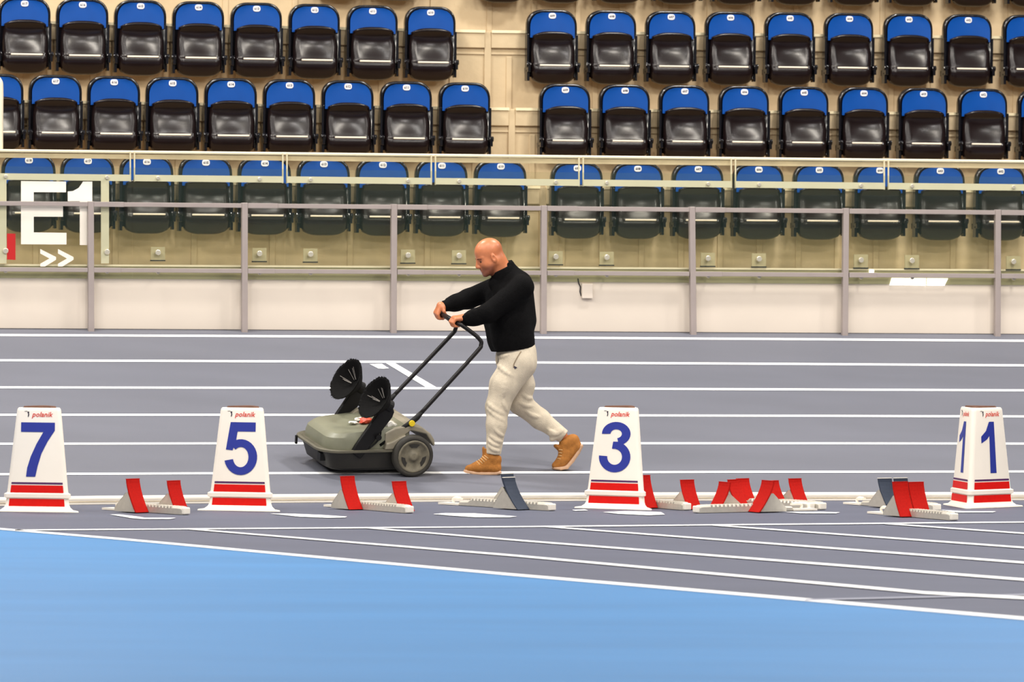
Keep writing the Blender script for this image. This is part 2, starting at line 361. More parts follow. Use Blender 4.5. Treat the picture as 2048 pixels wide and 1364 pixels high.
# nosing height (photo frame) of the top of each riser, left and right block: (x, y) pairs
nos = [(((118, 363), (1085, 374.6)), ((1085, 374.6), (1942, 382))),
       (((51, 202.7), (1023, 218.3)), ((1023, 218.3), (2028, 229))),
       (((109, 45.5), (975, 63.2)), ((975, 63.2), (1996, 75))),
       (((0, -118), (935, -98)), ((935, -98), (2048, -85)))]
seam = [1085, 1023, 975, 935]
def ext(seg, x):
    (xa, ya), (xb, yb) = seg; return ya + (yb - ya) * (x - xa) / (xb - xa)
prev = [(WP(-330, 533, offs[0]), WP(seam[0], 534, offs[0])), (WP(seam[0], 534, offs[0]), WP(2400, 541, offs[0]))]
for k in range(4):
    o = offs[k]; cur = []
    for s in (0, 1):
        xa, xb = ((-330, seam[k]), (seam[k], 2400))[s]
        seg = nos[k][s]
        A = WP(xa, ext(seg, xa), o); Bp = WP(xb, ext(seg, xb), o)
        lo = [np.array([A[0], A[1], prev[s][0][2] - .1]), np.array([Bp[0], Bp[1], prev[s][1][2] - .1])]
        bm = BM(); poly(bm, [A, Bp, lo[1], lo[0]], SW * .05)
        r = struct(obj('wall_riser', bm, M['concrete']))
        # thick lip under the nosing with a shadow groove, and the pale nosing itself
        dn = np.array([0, 0, -.145]); sh = SU * .03 * (1 if s else -1)
        a2, b2 = (A + (sh if s else 0), Bp + (0 if s else sh))
        bm = BM(); poly(bm, [a2 - SW * .03, b2 - SW * .03, b2 - SW * .03 + dn, a2 - SW * .03 + dn], SW * .03)
        obj('riser_lip', bm, M['concrete'], r, bevel=.006)
        bm = BM(); poly(bm, [a2 - SW * .042 + Zv * .012, b2 - SW * .042 + Zv * .012, b2 - SW * .042 - Zv * .012, a2 - SW * .042 - Zv * .012], SW * .07)
        obj('step_nosing', bm, M['nosing'], r)
        bm = BM(); poly(bm, [a2 - SW * .012 + dn * 1.25, b2 - SW * .012 + dn * 1.25, b2 - SW * .012 + dn * 1.38, a2 - SW * .012 + dn * 1.38], SW * .012)
        obj('riser_ledge', bm, M['concrete'], r)
        bm = BM()
        n_ = 17 if s else 9
        for q in range(n_):      # shallow vertical ribs cast in the concrete
            c = A + (Bp - A) * ((q + .5) / n_)
            poly(bm, [c - SU * .025 - SW * .012 + dn * 1.5, c + SU * .025 - SW * .012 + dn * 1.5, np.array([(c + SU * .025 - SW * .012)[0], (c + SU * .025 - SW * .012)[1], lo[0][2]]), np.array([(c - SU * .025 - SW * .012)[0], (c - SU * .025 - SW * .012)[1], lo[0][2]])], SW * .014)
        obj('riser_rib', bm, M['concrete'], r, bevel=.005)
        # tread behind the nosing
        bm = BM(); poly(bm, [A, Bp, Bp + SW * .85, A + SW * .85], np.array([0, 0, -.06]))
        struct(obj('floor_tread', bm, M['concrete_tread']))
        cur.append((A, Bp))
    if k < 3:
        c = WP(seam[k], ext(nos[k][0], seam[k]), o)
        bm = BM(); h = c[2] - prev[0][1][2]
        poly(bm, [c - SU * .03 - SW * .02, c + SU * .03 - SW * .02, c + SU * .03 - SW * .02 - Zv * (h + .02), c - SU * .03 - SW * .02 - Zv * (h + .02)], SW * .03)
        struct(obj('pillar_seam', bm, M['concrete'], bevel=.004))
    prev = cur
# back wall far behind and above the top row
bm = BM(); A = WP(-400, -95, 4.35); Bp = WP(2450, -85, 4.35); poly(bm, [A - Zv, Bp - Zv, Bp + Zv * 3, A + Zv * 3], SW * .2); struct(obj('wall_rear', bm, M['concrete']))
# ------------------------------------------------------------------ folding seats
def arch(w, top, bot, ry, rx, n=9, e=2.3):
    """outline of a rounded-top seat back, (x, z), counted from bottom left over the top to bottom right"""
    pts = [(-w, bot), (-w * 1.0, top - ry - .04)]
    for i in range(n + 1):
        a = math.pi / 2 * i / n
        c, s_ = abs(math.cos(a)) ** (2 / e), abs(math.sin(a)) ** (2 / e)
        pts.append((-w + rx - rx * c, top - ry + ry * s_))
    pts += [(-x, z) for x, z in pts[::-1]]
    return pts
def seat_meshes():
    out = {}
    # dark moulded shell behind the blue face, with a rounded rim
    bm = BM(); o1 = arch(.226, .652, .06, .150, .150); o0 = arch(.214, .640, .06, .142, .142)
    rings = [[(x, .06, z) for x, z in arch(.20, .63, .06, .14, .14)], [(x, .045, z) for x, z in o1], [(x, -.012, z) for x, z in o1], [(x, -.022, z) for x, z in o0], [(x, -.010, z) for x, z in arch(.203, .629, .06, .136, .136)]]
    loft(bm, rings); out['back_shell'] = (bm, 'seat_frame', True)
    # blue face, gently dished
    bm = BM(); nx, nz = 14, 14
    def face_w(z):
        t = z - (.629 - .136)
        if t <= 0: return .202
        q = min(1, t / .136); return .202 - .136 + .136 * (1 - q ** 2.3) ** (1 / 2.3)
    grid = []
    for j in range(nz + 1):
        z = .405 + (.627 - .405) * j / nz; hw = max(.03, face_w(z)); row = []
        for i in range(nx + 1):
            s_ = -1 + 2 * i / nx; x = s_ * hw
            row.append(bm.verts.new((x, -.030 + .012 * (1 - s_ * s_), z)))
        grid.append(row)
    for j in range(nz):
        for i in range(nx): bm.faces.new((grid[j][i], grid[j][i + 1], grid[j + 1][i + 1], grid[j + 1][i]))
    out['backrest'] = (bm, 'seat_blue', True)
    # folded-up seat pan: rolled lip, dished underside, curved lower edge
    prof = [(.0, .452, -.030), (.03, .462, -.060), (.06, .458, -.085), (.09, .444, -.092), (.12, .428, -.084), (.15, .414, -.070), (.22, .375, -.064), (.32, .32, -.073), (.42, .27, -.083), (.52, .215, -.0875), (.58, .185, -.088), (.62, .168, -.090), (.64, .160, -.094), (.68, .145, -.100), (.78, .095, -.098), (.88, .045, -.082), (.95, .014, -.062), (1.0, .0, -.03)]
    bm = BM(); grid = []; nx = 18
    for t, z, y in prof:
        hw = .176 + .021 * min(1, t / .4); hw -= max(0, (t - .84)) ** 1.6 * .55
        row = []
        for i in range(nx + 1):
            s_ = -1 + 2 * i / nx
            zz = z - (1 - min(1, t / .25)) * .042 * abs(s_) ** 3 + (t > .8) * (t - .8) * 5 * .030 * s_ ** 4
            dish = .026 * (1 - s_ * s_) * math.sin(math.pi * min(1, max(0, (t - .13) / .46))) if .13 < t < .59 else 0
            edge = .035 * max(0, abs(s_) - .86) / .14
            row.append(bm.verts.new((s_ * hw, y + dish + edge, zz)))
        grid.append(row)
    back = []
    for j in range(len(prof) - 1):
        for i in range(nx): bm.faces.new((grid[j][i], grid[j][i + 1], grid[j + 1][i + 1], grid[j + 1][i]))
    # side walls and back closing
    n_ = len(prof)
    loop = [grid[j][0] for j in range(n_)] + [grid[-1][i] for i in range(1, nx + 1)] + [grid[j][nx] for j in range(n_ - 2, -1, -1)] + [grid[0][i] for i in range(nx - 1, 0, -1)]
    bk = [bm.verts.new((v.co.x * .97, max(v.co.y + .01, -.014), v.co.z)) for v in loop]
    for i in range(len(loop)):
        bm.faces.new((loop[i], bk[i], bk[(i + 1) % len(loop)], loop[(i + 1) % len(loop)]))
    out['seat_pan'] = (bm, 'seat_black', True)
    bm = BM(); box(bm, (0.008, -.098, .163), (.275, .012, .015)); out['seat_rod'] = (bm, 'seat_rod', False)
    for nm, sx in (('bracket', -1), ('bracket', 1)):
        bm = BM(); x = sx * .222
        box(bm, (x, .0, .235), (.020, .075, .40)); box(bm, (x, -.045, .14), (.024, .085, .075))
        if sx < 0: box(bm, (x, -.01, .075), (.024, .09, .10))
        disc(bm, (x - sx * .018, -.06, .166), (sx, 0, 0), .024, .04, 14); disc(bm, (x + .006 * sx, -.088, .172), (0, -1, 0), .010, .012, 10)
        box(bm, (x * .9, .07, .12), (.03, .1, .05))
        out[nm + ('l' if sx < 0 else 'r')] = (bm, 'seat_frame', False)
    bm = BM(); pts = []
    for i in range(24):
        a = 2 * math.pi * i / 24; c, s_ = math.cos(a), math.sin(a)
        pts.append((.033 * abs(c) ** .7 * (1 if c > 0 else -1), -.0235, .598 + .0255 * abs(s_) ** .7 * (1 if s_ > 0 else -1)))
    poly(bm, pts, (0, .006, 0)); out['number_plate'] = (bm, 'plate', False)
    return out
SM = seat_meshes()
SEAT = {}
def make_seat(Mx, number):
    r = empty('folding_seat', M=Mx)
    for k, (d, m, sm) in list(SM.items()):
        nm = 'bracket' if k.startswith('bracket') else k
        if k not in SEAT:
            o = obj(nm, d, M[m], r, smooth=sm, bevel=0 if sm else .004)
            SEAT[k] = o
        else:
            o = SEAT[k].copy(); o.name = nm; COL.objects.link(o); o.parent = r
        if k == 'number_plate' and number:
            key = ('t', number)
            if key not in SEAT:
                me = text_mesh(str(number), .030, offset=.0009, res=1)
                for v in me.vertices: v.co = Vector((v.co.x, -.0255, .598 + v.co.y))
                SEAT[key] = obj('numeral', me, M['ink'], o)
            else:
                q = SEAT[key].copy(); COL.objects.link(q); q.parent = o
    return r
def place_seat(px, py, off, number, label, group):
    P = WP(px, py, off - .155)
    X, Y, Z = SU, SW, Zv
    loc = P - Zv * .598 + SW * .0235
    Mx = Matrix([[X[i], Y[i], Z[i], loc[i]] for i in range(3)] + [[0, 0, 0, 1]])
    return tag(make_seat(Mx, number), label, 'seat', group)
rows = [('front row behind the glass', 0, ((58, 320.8, 1002, 333.2, 9, 618), (1155, 336.8, 2002, 343, 8, 609))),
        ('second row up', 1, ((-5.5, 160.5, 930.4, 177.3, 9, 618), (1131, 180.2, 1967, 189.5, 9, 609))),
        ('third row up', 2, ((49.6, 7.3, 861.7, 25.3, 8, 617), (1105, 31.7, 1937, 40.5, 9, 609)))]
for nm, k, blocks in rows:
    for s, (xa, ya, xb, yb, n, first) in enumerate(blocks):
        q = n if not (s == 1 and n == 9) else 8      # the ninth seat of a right-hand block is cut by the photo's edge
        for i in range(n):
            t = i / (q - 1)
            num = first - i
            place_seat(xa + (xb - xa) * t, ya + (yb - ya) * t, offs[k], num,
                       'blue-backed black folding seat numbered %d in the %s' % (num, nm), 'folding seats in the ' + nm)
ords = ['first', 'second', 'third', 'fourth', 'fifth', 'sixth', 'seventh', 'eighth', 'ninth', 'tenth']
for i in range(2):
    place_seat(799 - 116 * i, 5 - 2.4 * i - 139, offs[3], None, 'dark seat underside at the top edge, %s left of the aisle' % ords[i], 'folding seats in the cut-off top row')
for i in range(10):
    place_seat(1003 + 117.7 * i, 10 + 1.35 * i - 139, offs[3], None, 'dark seat underside at the top edge, %s right of the aisle' % ords[i], 'folding seats in the cut-off top row')
# ------------------------------------------------------------------ lane markers
MH = .715                                             # height
def side_at(h): return .455 + (.305 - .455) * (h / MH)  # visible side of the triangular plan at height h
def tri_ring(side, h, rc=.028, n=4):
    """rounded triangle, first face towards -y"""
    pts = []; R = side / math.sqrt(3) - .0
    R = (side - 2 * rc * (1 - 1 / math.sqrt(3) * 0)) / math.sqrt(3)
    for c in range(3):
        a0 = math.radians(-30 + 120 * c)               # corner direction
        cx, cy = R * math.cos(a0), R * math.sin(a0)
        for i in range(n + 1):
            a = a0 + math.radians(-60 + 120 * i / n)
            pts.append((cx + rc * math.cos(a), cy + rc * math.sin(a), h))
    return pts
def inr(h, rc=.028): return (side_at(h) - 2 * rc) / math.sqrt(3) / 2 + rc
def face_pt(f, a, h, e=.0025):
    """point on face f (0 towards -y), a metres along, h up, e out"""
    d = inr(h) + e
    x, y = a, -d
    t = math.radians(120 * f); return (x * math.cos(t) - y * math.sin(t), x * math.sin(t) + y * math.cos(t), h)
K = 1 / 4.87 / 289                                     # zoomed pixels to metres
def arc(cx, cy, ro, ri, a0, a1, n=22):
    """ring sector as quads, angles in degrees, y up"""
    q = []
    for i in range(n):
        u, w = math.radians(a0 + (a1 - a0) * i / n), math.radians(a0 + (a1 - a0) * (i + 1) / n)
        q.append([(cx + ro[0] * math.cos(u), cy + ro[1] * math.sin(u)), (cx + ro[0] * math.cos(w), cy + ro[1] * math.sin(w)), (cx + ri[0] * math.cos(w), cy + ri[1] * math.sin(w)), (cx + ri[0] * math.cos(u), cy + ri[1] * math.sin(u))])
    return q
def px_poly(pts, cx, top=360): return [((x - cx) * K, .614 - (y - top) * K) for x, y in pts]
def numeral(n):
    if n == 7:
        out = [(567, 437), (500, 540), (440, 660), (405, 780), (383, 885)]; inn = [(455, 452), (388, 570), (335, 690), (302, 800), (292, 885)]
        qs = [px_poly([(235, 360), (567, 360), (567, 437), (455, 452), (235, 452)], 402)]
        for i in range(4): qs.append(px_poly([out[i], out[i + 1], inn[i + 1], inn[i]], 402))
        return [qs]
    if n == 5:
        s = 1.12
        f = lambda pts: [(525 + (x - 525) * s, y) for x, y in pts]
        qs = [px_poly(f([(433, 360), (658, 360), (658, 450), (497, 450), (420, 450)]), 525), px_poly(f([(420, 450), (497, 450), (484, 545), (455, 635), (395, 628)]), 525)]
        return [qs, arc(5 * K, .614 - 340 * K, (148 * s * K, 175 * K), (70 * s * K, 99 * K), 133, -168, 26)]
    if n == 3:
        s = 1.12; c = lambda x: (x - 465) * K * s
        qs = arc(c(468), .614 - (465 - 347) * K, (138 * K * s, 118 * K), (54 * K * s, 44 * K), 182, -78, 24)
        q2 = arc(c(460), .614 - (695 - 347) * K, (152 * K * s, 153 * K), (71 * K * s, 78 * K), 82, -184, 26)
        q3 = [[(c(442), .614 - (543 - 347) * K), (c(500), .614 - (543 - 347) * K), (c(505), .614 - (617 - 347) * K), (c(432), .614 - (613 - 347) * K)]]
        return [qs, q2, q3]
    s = 1.38; c = lambda x: (x - 1500) * K * s
    y = lambda v: .614 - (v - 352) * K * 1.05
    return [[[(c(1490), y(352)), (c(1542), y(352)), (c(1553), y(845)), (c(1490), y(845))], [(c(1490), y(352)), (c(1490), y(487)), (c(1465), y(520)), (c(1403), y(558)), (c(1403), y(492)), (c(1455), y(440))]]]
LOGO = text_mesh('polanik', .060, shear=.28, offset=.0008, res=2)
def marker(px, py, rot, num, label):
    P = G(px, py)
    r = empty('lane_marker', M=Matrix.Translation(V(P)) @ Matrix.Rotation(rot, 4, 'Z'))
    tag(r, label, 'lane marker', 'numbered lane markers')
    bm = BM()
    prof = [(0, 1.30), (.008, 1.29), (.013, 1.12), (.03, 1.03)] + [(h, 1) for h in (.05, .092)] + [(.097, 1.075), (.122, 1.085), (.131, 1.005), (.14, 1), (.3, 1), (.5, 1), (.69, 1), (.706, .985), (MH, .94)]
    loft(bm, [tri_ring(side_at(h) * k, h) for h, k in prof]); body = obj('body', bm, M['marker'], r, smooth=True)
    body.data.polygons.foreach_set('use_smooth', [True] * len(body.data.polygons))
    md = body.modifiers.new('split', 'EDGE_SPLIT'); md.split_angle = math.radians(38)
    bm = BM(); loft(bm, [tri_ring(.24, MH - .004, .03), tri_ring(.22, MH + .010, .03)]); obj('top_opening', bm, M['marker_hole'], r)
    for f in range(3):
        if f == 2 or (f == 1 and num != 1): continue
        F = (f * -1) % 3
        bm = BM()
        for gi, grp in enumerate(numeral(num)):
            for q in grp: poly(bm, [face_pt(F, a, h, .0025 + .0007 * gi) for a, h in q])
        obj('numeral', bm, M['marker_blue'], r)
        for h0, h1, m, nm in ((.2025, .190, 'marker_purple', 'thin_stripe'), (.182, .131, 'marker_red', 'red_band'), (.089, .033, 'marker_red', 'red_band')):
            bm = BM(); w0, w1 = side_at(h0) / 2 - .028, side_at(h1) / 2 - .028
            poly(bm, [face_pt(F, -w0, h0), face_pt(F, w0, h0), face_pt(F, w1, h1), face_pt(F, -w1, h1)]); obj(nm, bm, M[m], r)
        me = LOGO.copy(); xs = [v.co.x for v in me.vertices]; sc = .148 / (max(xs) - min(xs))
        for v in me.vertices: v.co = face_pt(F, v.co.x * sc + .026, .668 + v.co.y * sc)
        obj('logo_lettering', me, M['logo_red'], r)
        bm = BM()
        for q in arc(-.080, .668, (.016, .022), (.009, .016), 70, -50, 8): poly(bm, [face_pt(F, a, h) for a, h in q])
        for q in arc(-.068, .684, (.005, .005), (.0005, .0005), 0, 360, 8): poly(bm, [face_pt(F, a, h) for a, h in q])
        for q in arc(-.086, .688, (.014, .004), (.002, .001), 20, 160, 6): poly(bm, [face_pt(F, a, h) for a, h in q])
        obj('logo_mark', bm, M['ink'], r)
    return r
marker(81, 1021.5, math.radians(-6), 7, 'white lane marker with a blue number 7')
marker(488, 1019.5, math.radians(-11), 5, 'white lane marker with a blue number 5')
marker(1243, 1016, math.radians(-24), 3, 'white lane marker with a blue number 3')
marker(1956, 1013, math.radians(42), 1, 'white lane marker with a blue number 1 on two faces')
# ------------------------------------------------------------------ starting blocks
def starting_block(p0, p1, pads, label, col='pad_red', hook=True):
    """p0, p1: rear and front ends of the rail on the ground; pads: (t, side, lean, height)"""
    a, b = V(G(*p0)), V(G(*p1)); d = (b - a); L = d.length; d.normalize()
    n = Vector((-d.y, d.x, 0))
    Mx = Matrix([[d[i], n[i], (0, 0, 1)[i], a[i]] for i in range(3)] + [[0, 0, 0, 1]])
    r = empty('starting_block', M=Mx); tag(r, label, 'starting block', 'starting blocks along the start line')
    bm = BM(); hw, h = .036, .058
    ring = lambda x, k=1, q=1: [(x, -hw * q, 0), (x, -hw * q, h * .72 * k), (x, -hw * .6 * q, h * k), (x, hw * .6 * q, h * k), (x, hw * q, h * .72 * k), (x, hw * q, 0)]
    loft(bm, [ring(.0, .55), ring(.09, .62), ring(.12, 1), ring(L - .05, 1), ring(L - .02, .95, .95), ring(L, .7, .8)])
    nt = int((L - .2) / .034)
    for i in range(nt):
        x = .14 + i * .034
        box(bm, (x, -hw * .86, h * .86), (.012, .016, .016)); box(bm, (x, hw * .86, h * .86), (.012, .016, .016))
    obj('rail', bm, M['alu'], r, bevel=.003)
    bm = BM(); box(bm, (L - .003, 0, .026), (.03, .062, .048)); obj('end_cap', bm, M['kerb'], r, bevel=.008)
    if hook:
        bm = BM(); box(bm, (-.10, 0, .008), (.2, .10, .014)); box(bm, (-.045, 0, .045), (.07, .03, .012))
        tube(bm, smooth_path([(-.02, 0, .05), (-.07, 0, .052), (-.10, 0, .036), (-.09, 0, .012)], 4), .009, 8)
        obj('spike_plate', bm, M['kerb'], r, bevel=.003)
    for t, side, lean, ph, *more in pads:
        po = more[0] if more else .098; pw = more[1] if len(more) > 1 else .058
        x = t * L; y = side * po
        bm = BM(); prof = []
        for i in range(9):
            u = i / 8; prof.append((x - lean * (1 - (1 - u) ** 1.5) , .004 + ph * u))
        rings = [[(px, y - pw, z), (px, y + pw, z), (px - .014, y + pw, z), (px - .014, y - pw, z)] for px, z in prof]
        loft(bm, rings); pad = obj('foot_pad', bm, M[col], r, smooth=False, bevel=.003)
        bm = BM()
        z1 = ph * .62; xt = x - lean * .9
        tri = [(x - .016, .006), (x - .2 - lean * .4, .006), (x - .2 - lean * .4, .03), (xt - .030, z1), (xt - .014, z1)]
        for sy in (-.05, .046):
            poly(bm, [(px, y + sy, z) for px, z in tri], (0, .006, 0))
        box(bm, (x - .10, y * .5, .030), (.12, abs(y) + .05, .018)); 
        poly(bm, [(xt - .030, y - .05, z1), (xt - .030, y + .05, z1), (x - .2 - lean * .4, y + .05, .03), (x - .2 - lean * .4, y - .05, .03)], (0, 0, -.005))
        obj('pad_bracket', bm, M['alu'], r)
        bm = BM(); poly(bm, [(prof[-1][0] + .001, y - pw, prof[-1][1]), (prof[-1][0] + .001, y + pw, prof[-1][1]), (prof[-1][0] - .015, y + pw, prof[-1][1]), (prof[-1][0] - .015, y - pw, prof[-1][1])], (0, 0, .004))
        obj('pad_edge', bm, M['kerb'] if col == 'pad_dark' else M[col], r)
    return r
SB = [((252, 1021.5), (372, 1029.5), [(.46, -1, .10, .225), (.78, 1, .10, .215)], 'pad_red', 'red-padded starting block between lane markers 7 and 5'),
      ((690, 1015.5), (819, 1026.5), [(.36, -1, .11, .225), (.80, 1, .11, .20)], 'pad_red', 'red-padded starting block just right of lane marker 5'),
      ((925, 1010.5), (1104, 1021.5), [(.80, -1, .15, .218), (.56, 1, .15, .232)], 'pad_dark', 'starting block with two dark slate pads one behind the other'),
      ((1278, 1012.5), (1374, 1020.5), [(.50, -1, .10, .225), (.94, 1, .10, .20)], 'pad_red', 'red-padded starting block half hidden behind lane marker 3'),
      ((1580, 1021.5), (1392, 1026), [(.48, 1, .12, .215, .098, .074), (.75, -1, .10, .2, .098, .070)], 'pad_red', 'starting block turned the other way, pads leaning right, nearest in the red cluster'),
      ((1478, 1011.5), (1622, 1019.5), [(.20, -1, .10, .185), (.50, 1, .10, .18)], 'pad_red', 'red-padded starting block behind the one turned the other way, shorter at its right end'),
      ((1510, 1010), (1645, 1019.5), [(.11, -1, .10, .185), (.58, 1, .10, .195)], 'pad_red', 'red-padded starting block farthest right in the cluster near lane marker 3'),
      ((1778, 1029.5), (1908, 1041), [(.42, -1, .10, .235, .064, .063), (.43, 1, .10, .232, .064, .063)], 'pad_red', 'red-padded starting block with both pads side by side left of lane marker 1'),
      ((1730, 1010.5), (1874, 1022), [(.52, -1, .12, .205, .064, .06), (.54, 1, .12, .205, .064, .06)], 'pad_dark', 'dark-padded starting block behind the red one by lane marker 1')]
for a, b, pads, col, lb in SB: starting_block(a, b, pads, lb, col)

# ------------------------------------------------------------------ push sweeper
M['sw_hood'] = mat('olive_grey_hood', (122, 122, 103), .45, noise=.12, scale=6, bump=.05, bscale=80)
M['sw_rear'] = mat('dusty_grey_cover', (146, 138, 120), .55, noise=.14, scale=9)
M['sw_dark'] = mat('dark_grey_chassis', (42, 39, 34), .5, noise=.25, scale=10)
M['sw_lip'] = mat('dusty_chassis_lip', (92, 88, 74), .55, noise=.2, scale=10)
M['sw_black'] = mat('black_sweeper_plastic', (13, 12, 13), .5, noise=.2, scale=20, spec=.3)
M['sw_tube'] = mat('black_handle_tube', (19, 15, 15), .4, noise=.15, scale=30, spec=.35)
M['sw_yellow'] = mat('yellow_knob', (232, 200, 30), .4, noise=.05, scale=20)
M['bristle'] = mat('black_bristles', (9, 8, 8), .8, noise=.4, scale=60, spec=.15)
M['bristle_light'] = mat('pale_bristles', (190, 184, 176), .5, noise=.1, scale=60)
M['tyre'] = mat('worn_rubber_tyre', (52, 49, 43), .7, noise=.25, scale=14)
M['rim'] = mat('dusty_wheel_disc', (112, 105, 88), .6, noise=.3, scale=22)
M['scrap_red'] = mat('crumpled_red_wrapper', (208, 74, 48), .5, noise=.3, scale=60)
M['scrap_white'] = mat('white_paper_scrap', (232, 228, 218), .6, noise=.1, scale=60)
hang = math.radians(21)
hd = np.array([-math.cos(hang), -math.sin(hang), 0]); hd[2] = -(hd @ np.array([BN[0], BN[1], 0])) / BN[2]; hd /= np.linalg.norm(hd)
# X forward, Y towards the far side, Z away from the banked floor
XS = hd; ZS = BN / np.linalg.norm(BN); YS = -np.cross(ZS, XS); 
O_sw = B(788, 929.5)
MS = Matrix([[XS[i], YS[i], ZS[i], O_sw[i]] for i in range(3)] + [[0, 0, 0, 1]])
sw = tag(empty('push_sweeper', M=MS), 'grey push sweeper with raised round brushes on the banked lanes', 'sweeper')
def rrect(x0, x1, hy, z, rf, rb, n=6):
    """rounded rectangle in plan, rf radius at the front (x1), rb at the back"""
    pts = []
    for cx, cy, r, a0 in ((x1 - rf, hy - rf, rf, 0), (x0 + rb, hy - rb, rb, 90), (x0 + rb, -hy + rb, rb, 180), (x1 - rf, -hy + rf, rf, 270)):
        for i in range(n + 1):
            a = math.radians(a0 + 90 * i / n); pts.append((cx + r * math.cos(a), cy + r * math.sin(a), z))
    return pts
# lower chassis
bm = BM(); loft(bm, [rrect(-.05, .58, .29, .035, .13, .04), rrect(-.06, .62, .315, .055, .14, .04), rrect(-.06, .655, .335, .16, .15, .04), rrect(-.06, .66, .338, .185, .15, .04)])
chassis = obj('chassis', bm, M['sw_dark'], sw, smooth=True); md = chassis.modifiers.new('split', 'EDGE_SPLIT'); md.split_angle = math.radians(28)
bm = BM()
loft(bm, [rrect(-.0, .69, .352, .178, .17, .04), rrect(-.0, .70, .36, .184, .175, .04), rrect(-.0, .70, .36, .198, .175, .04), rrect(.0, .685, .345, .203, .165, .04), rrect(.0, .66, .325, .196, .15, .04)]); obj('bumper_rim', bm, M['sw_lip'], sw)
bm = BM(); box(bm, (.705, .20, .165), (.016, .025, .065)); box(bm, (.64, -.20, .13), (.05, .07, .06)); obj('front_tab', bm, M['sw_black'], sw, bevel=.004)
# hood: tapered, dished on top
hr = [rrect(.0, .635, .318, .195, .13, .03), rrect(.0, .634, .318, .24, .13, .03), rrect(.0, .622, .312, .278, .13, .03), rrect(.0, .590, .296, .302, .13, .04), rrect(.02, .57, .280, .306, .13, .05), rrect(.06, .50, .21, .307, .12, .05), rrect(.10, .45, .18, .298, .10, .05)]
bm = BM(); loft(bm, [[(x, y, z + max(0, .62 - x) * .10 * max(0, z - .195) / .11) for x, y, z in r] for r in hr])
hood = obj('hood', bm, M['sw_hood'], sw, smooth=True); md = hood.modifiers.new('split', 'EDGE_SPLIT'); md.split_angle = math.radians(24)
bm = BM(); box(bm, (.30, -.287, .205), (.05, .02, .03)); box(bm, (.03, -.30, .222), (.10, .05, .035)); obj('hood_latch', bm, M['sw_black'], sw, bevel=.004)
# rear cover over the axle
prof = [(.20, .20), (.20, .315), (.12, .352), (.06, .362), (-.02, .372), (-.09, .352), (-.155, .305), (-.185, .262), (-.195, .225), (-.185, .205), (-.12, .30), (-.0, .33), (.04, .30), (.05, .20)]
bm = BM(); poly(bm, [(x, -.325, z) for x, z in prof], (0, .65, 0)); obj('rear_cover', bm, M['sw_rear'], sw, bevel=.014, seg=3)
bm = BM(); prof = [(.21, .20), (.20, .245), (.15, .262), (.10, .29), (.055, .305), (.035, .29), (.06, .25), (.09, .20)]
poly(bm, [(x, -.362, z) for x, z in prof], (0, .05, 0)); obj('side_fairing', bm, M['sw_rear'], sw, bevel=.010, seg=3)
bm = BM(); tube(bm, [(-.005, .20, .37), (-.005, .20, .415), (.0, .20, .42)], [.035, .032, .02], 12); obj('filler_cap', bm, M['scrap_white'], sw, smooth=True)
bm = BM(); prof = [(-.02, .355), (.28, .33), (.22, .375), (.06, .405), (-.06, .39)]
poly(bm, [(x, .24, z) for x, z in prof], (0, .05, 0)); obj('carry_grip', bm, M['sw_rear'], sw, bevel=.008)
# wheels
def wheel(y):
    bm = BM(); prof = [(.1185, -.020), (.119, -.036), (.135, -.040), (.150, -.036), (.155, -.022), (.155, .022), (.150, .034), (.135, .038), (.06, .034)]
    n = 36; loft(bm, [[(r * math.cos(2 * math.pi * k / n), y + z, .155 + r * math.sin(2 * math.pi * k / n)) for k in range(n)] for r, z in prof], cap=False)
    w = obj('wheel', bm, M['tyre'], sw, smooth=True)
    bm = BM(); prof = [(.127, -.030), (.120, -.040), (.110, -.043), (.104, -.034), (.06, -.030), (.036, -.032), (.032, -.042), (.018, -.046), (.002, -.046)]
    loft(bm, [[(r * math.cos(2 * math.pi * k / n), y + z, .155 + r * math.sin(2 * math.pi * k / n)) for k in range(n)] for r, z in prof], cap=False)
    obj('wheel_disc', bm, M['rim'], w, smooth=True)
    for a in (90, 205, 335):
        bm = BM(); q = []
        for i in range(7):
            t = math.radians(a - 26 + 52 * i / 6); q.append((.096 * math.cos(t), y - .0345, .155 + .096 * math.sin(t)))
        for i in range(7):
            t = math.radians(a + 17 - 34 * i / 6); q.append((.068 * math.cos(t), y - .0335, .155 + .068 * math.sin(t)))
        poly(bm, q, (0, -.001, 0)); obj('disc_recess', bm, M['sw_dark'], w)
wheel(-.375); wheel(.375)
bm = BM(); tube(bm, [(0, -.36, .155), (0, .36, .155)], .014, 10); obj('axle', bm, M['sw_black'], sw)
bm = BM(); tube(bm, [(.52, -.05, .045), (.52, .05, .045)], .045, 16); obj('front_caster', bm, M['tyre'], sw, smooth=True)
# folding handle: two arms meeting in a crossbar
path = []
for sy in (-1, 1):
    pts = [(.235, sy * .305, .225), (.0, sy * .305, .385), (-.05, sy * .30, .425), (-.47, sy * .285, .875), (-.53, sy * .275, .955), (-.515, sy * .262, 1.0), (-.44, sy * .24, 1.06), (-.388, sy * .222, 1.095)]
    path.append(smooth_path(pts[2:], 7))
    bm = BM(); tube(bm, [pts[0], pts[1], pts[2], (-.09, sy * .298, .468)], [.017, .021, .022, .015], 10); obj('handle_bracket', bm, M['sw_black'], sw, smooth=True)
    bm = BM(); disc(bm, (-.0, sy * .325, .388), (0, sy, 0), .023, .016, 18); obj('locking_knob', bm, M['sw_yellow'], sw, bevel=.003)
full = path[0] + [Vector((-.372, -.205, 1.10)), Vector((-.368, -.18, 1.102)), Vector((-.368, .18, 1.102)), Vector((-.372, .205, 1.10))] + path[1][::-1]
bm = BM(); tube(bm, full, .0155, 12); obj('handle', bm, M['sw_tube'], sw, smooth=True)
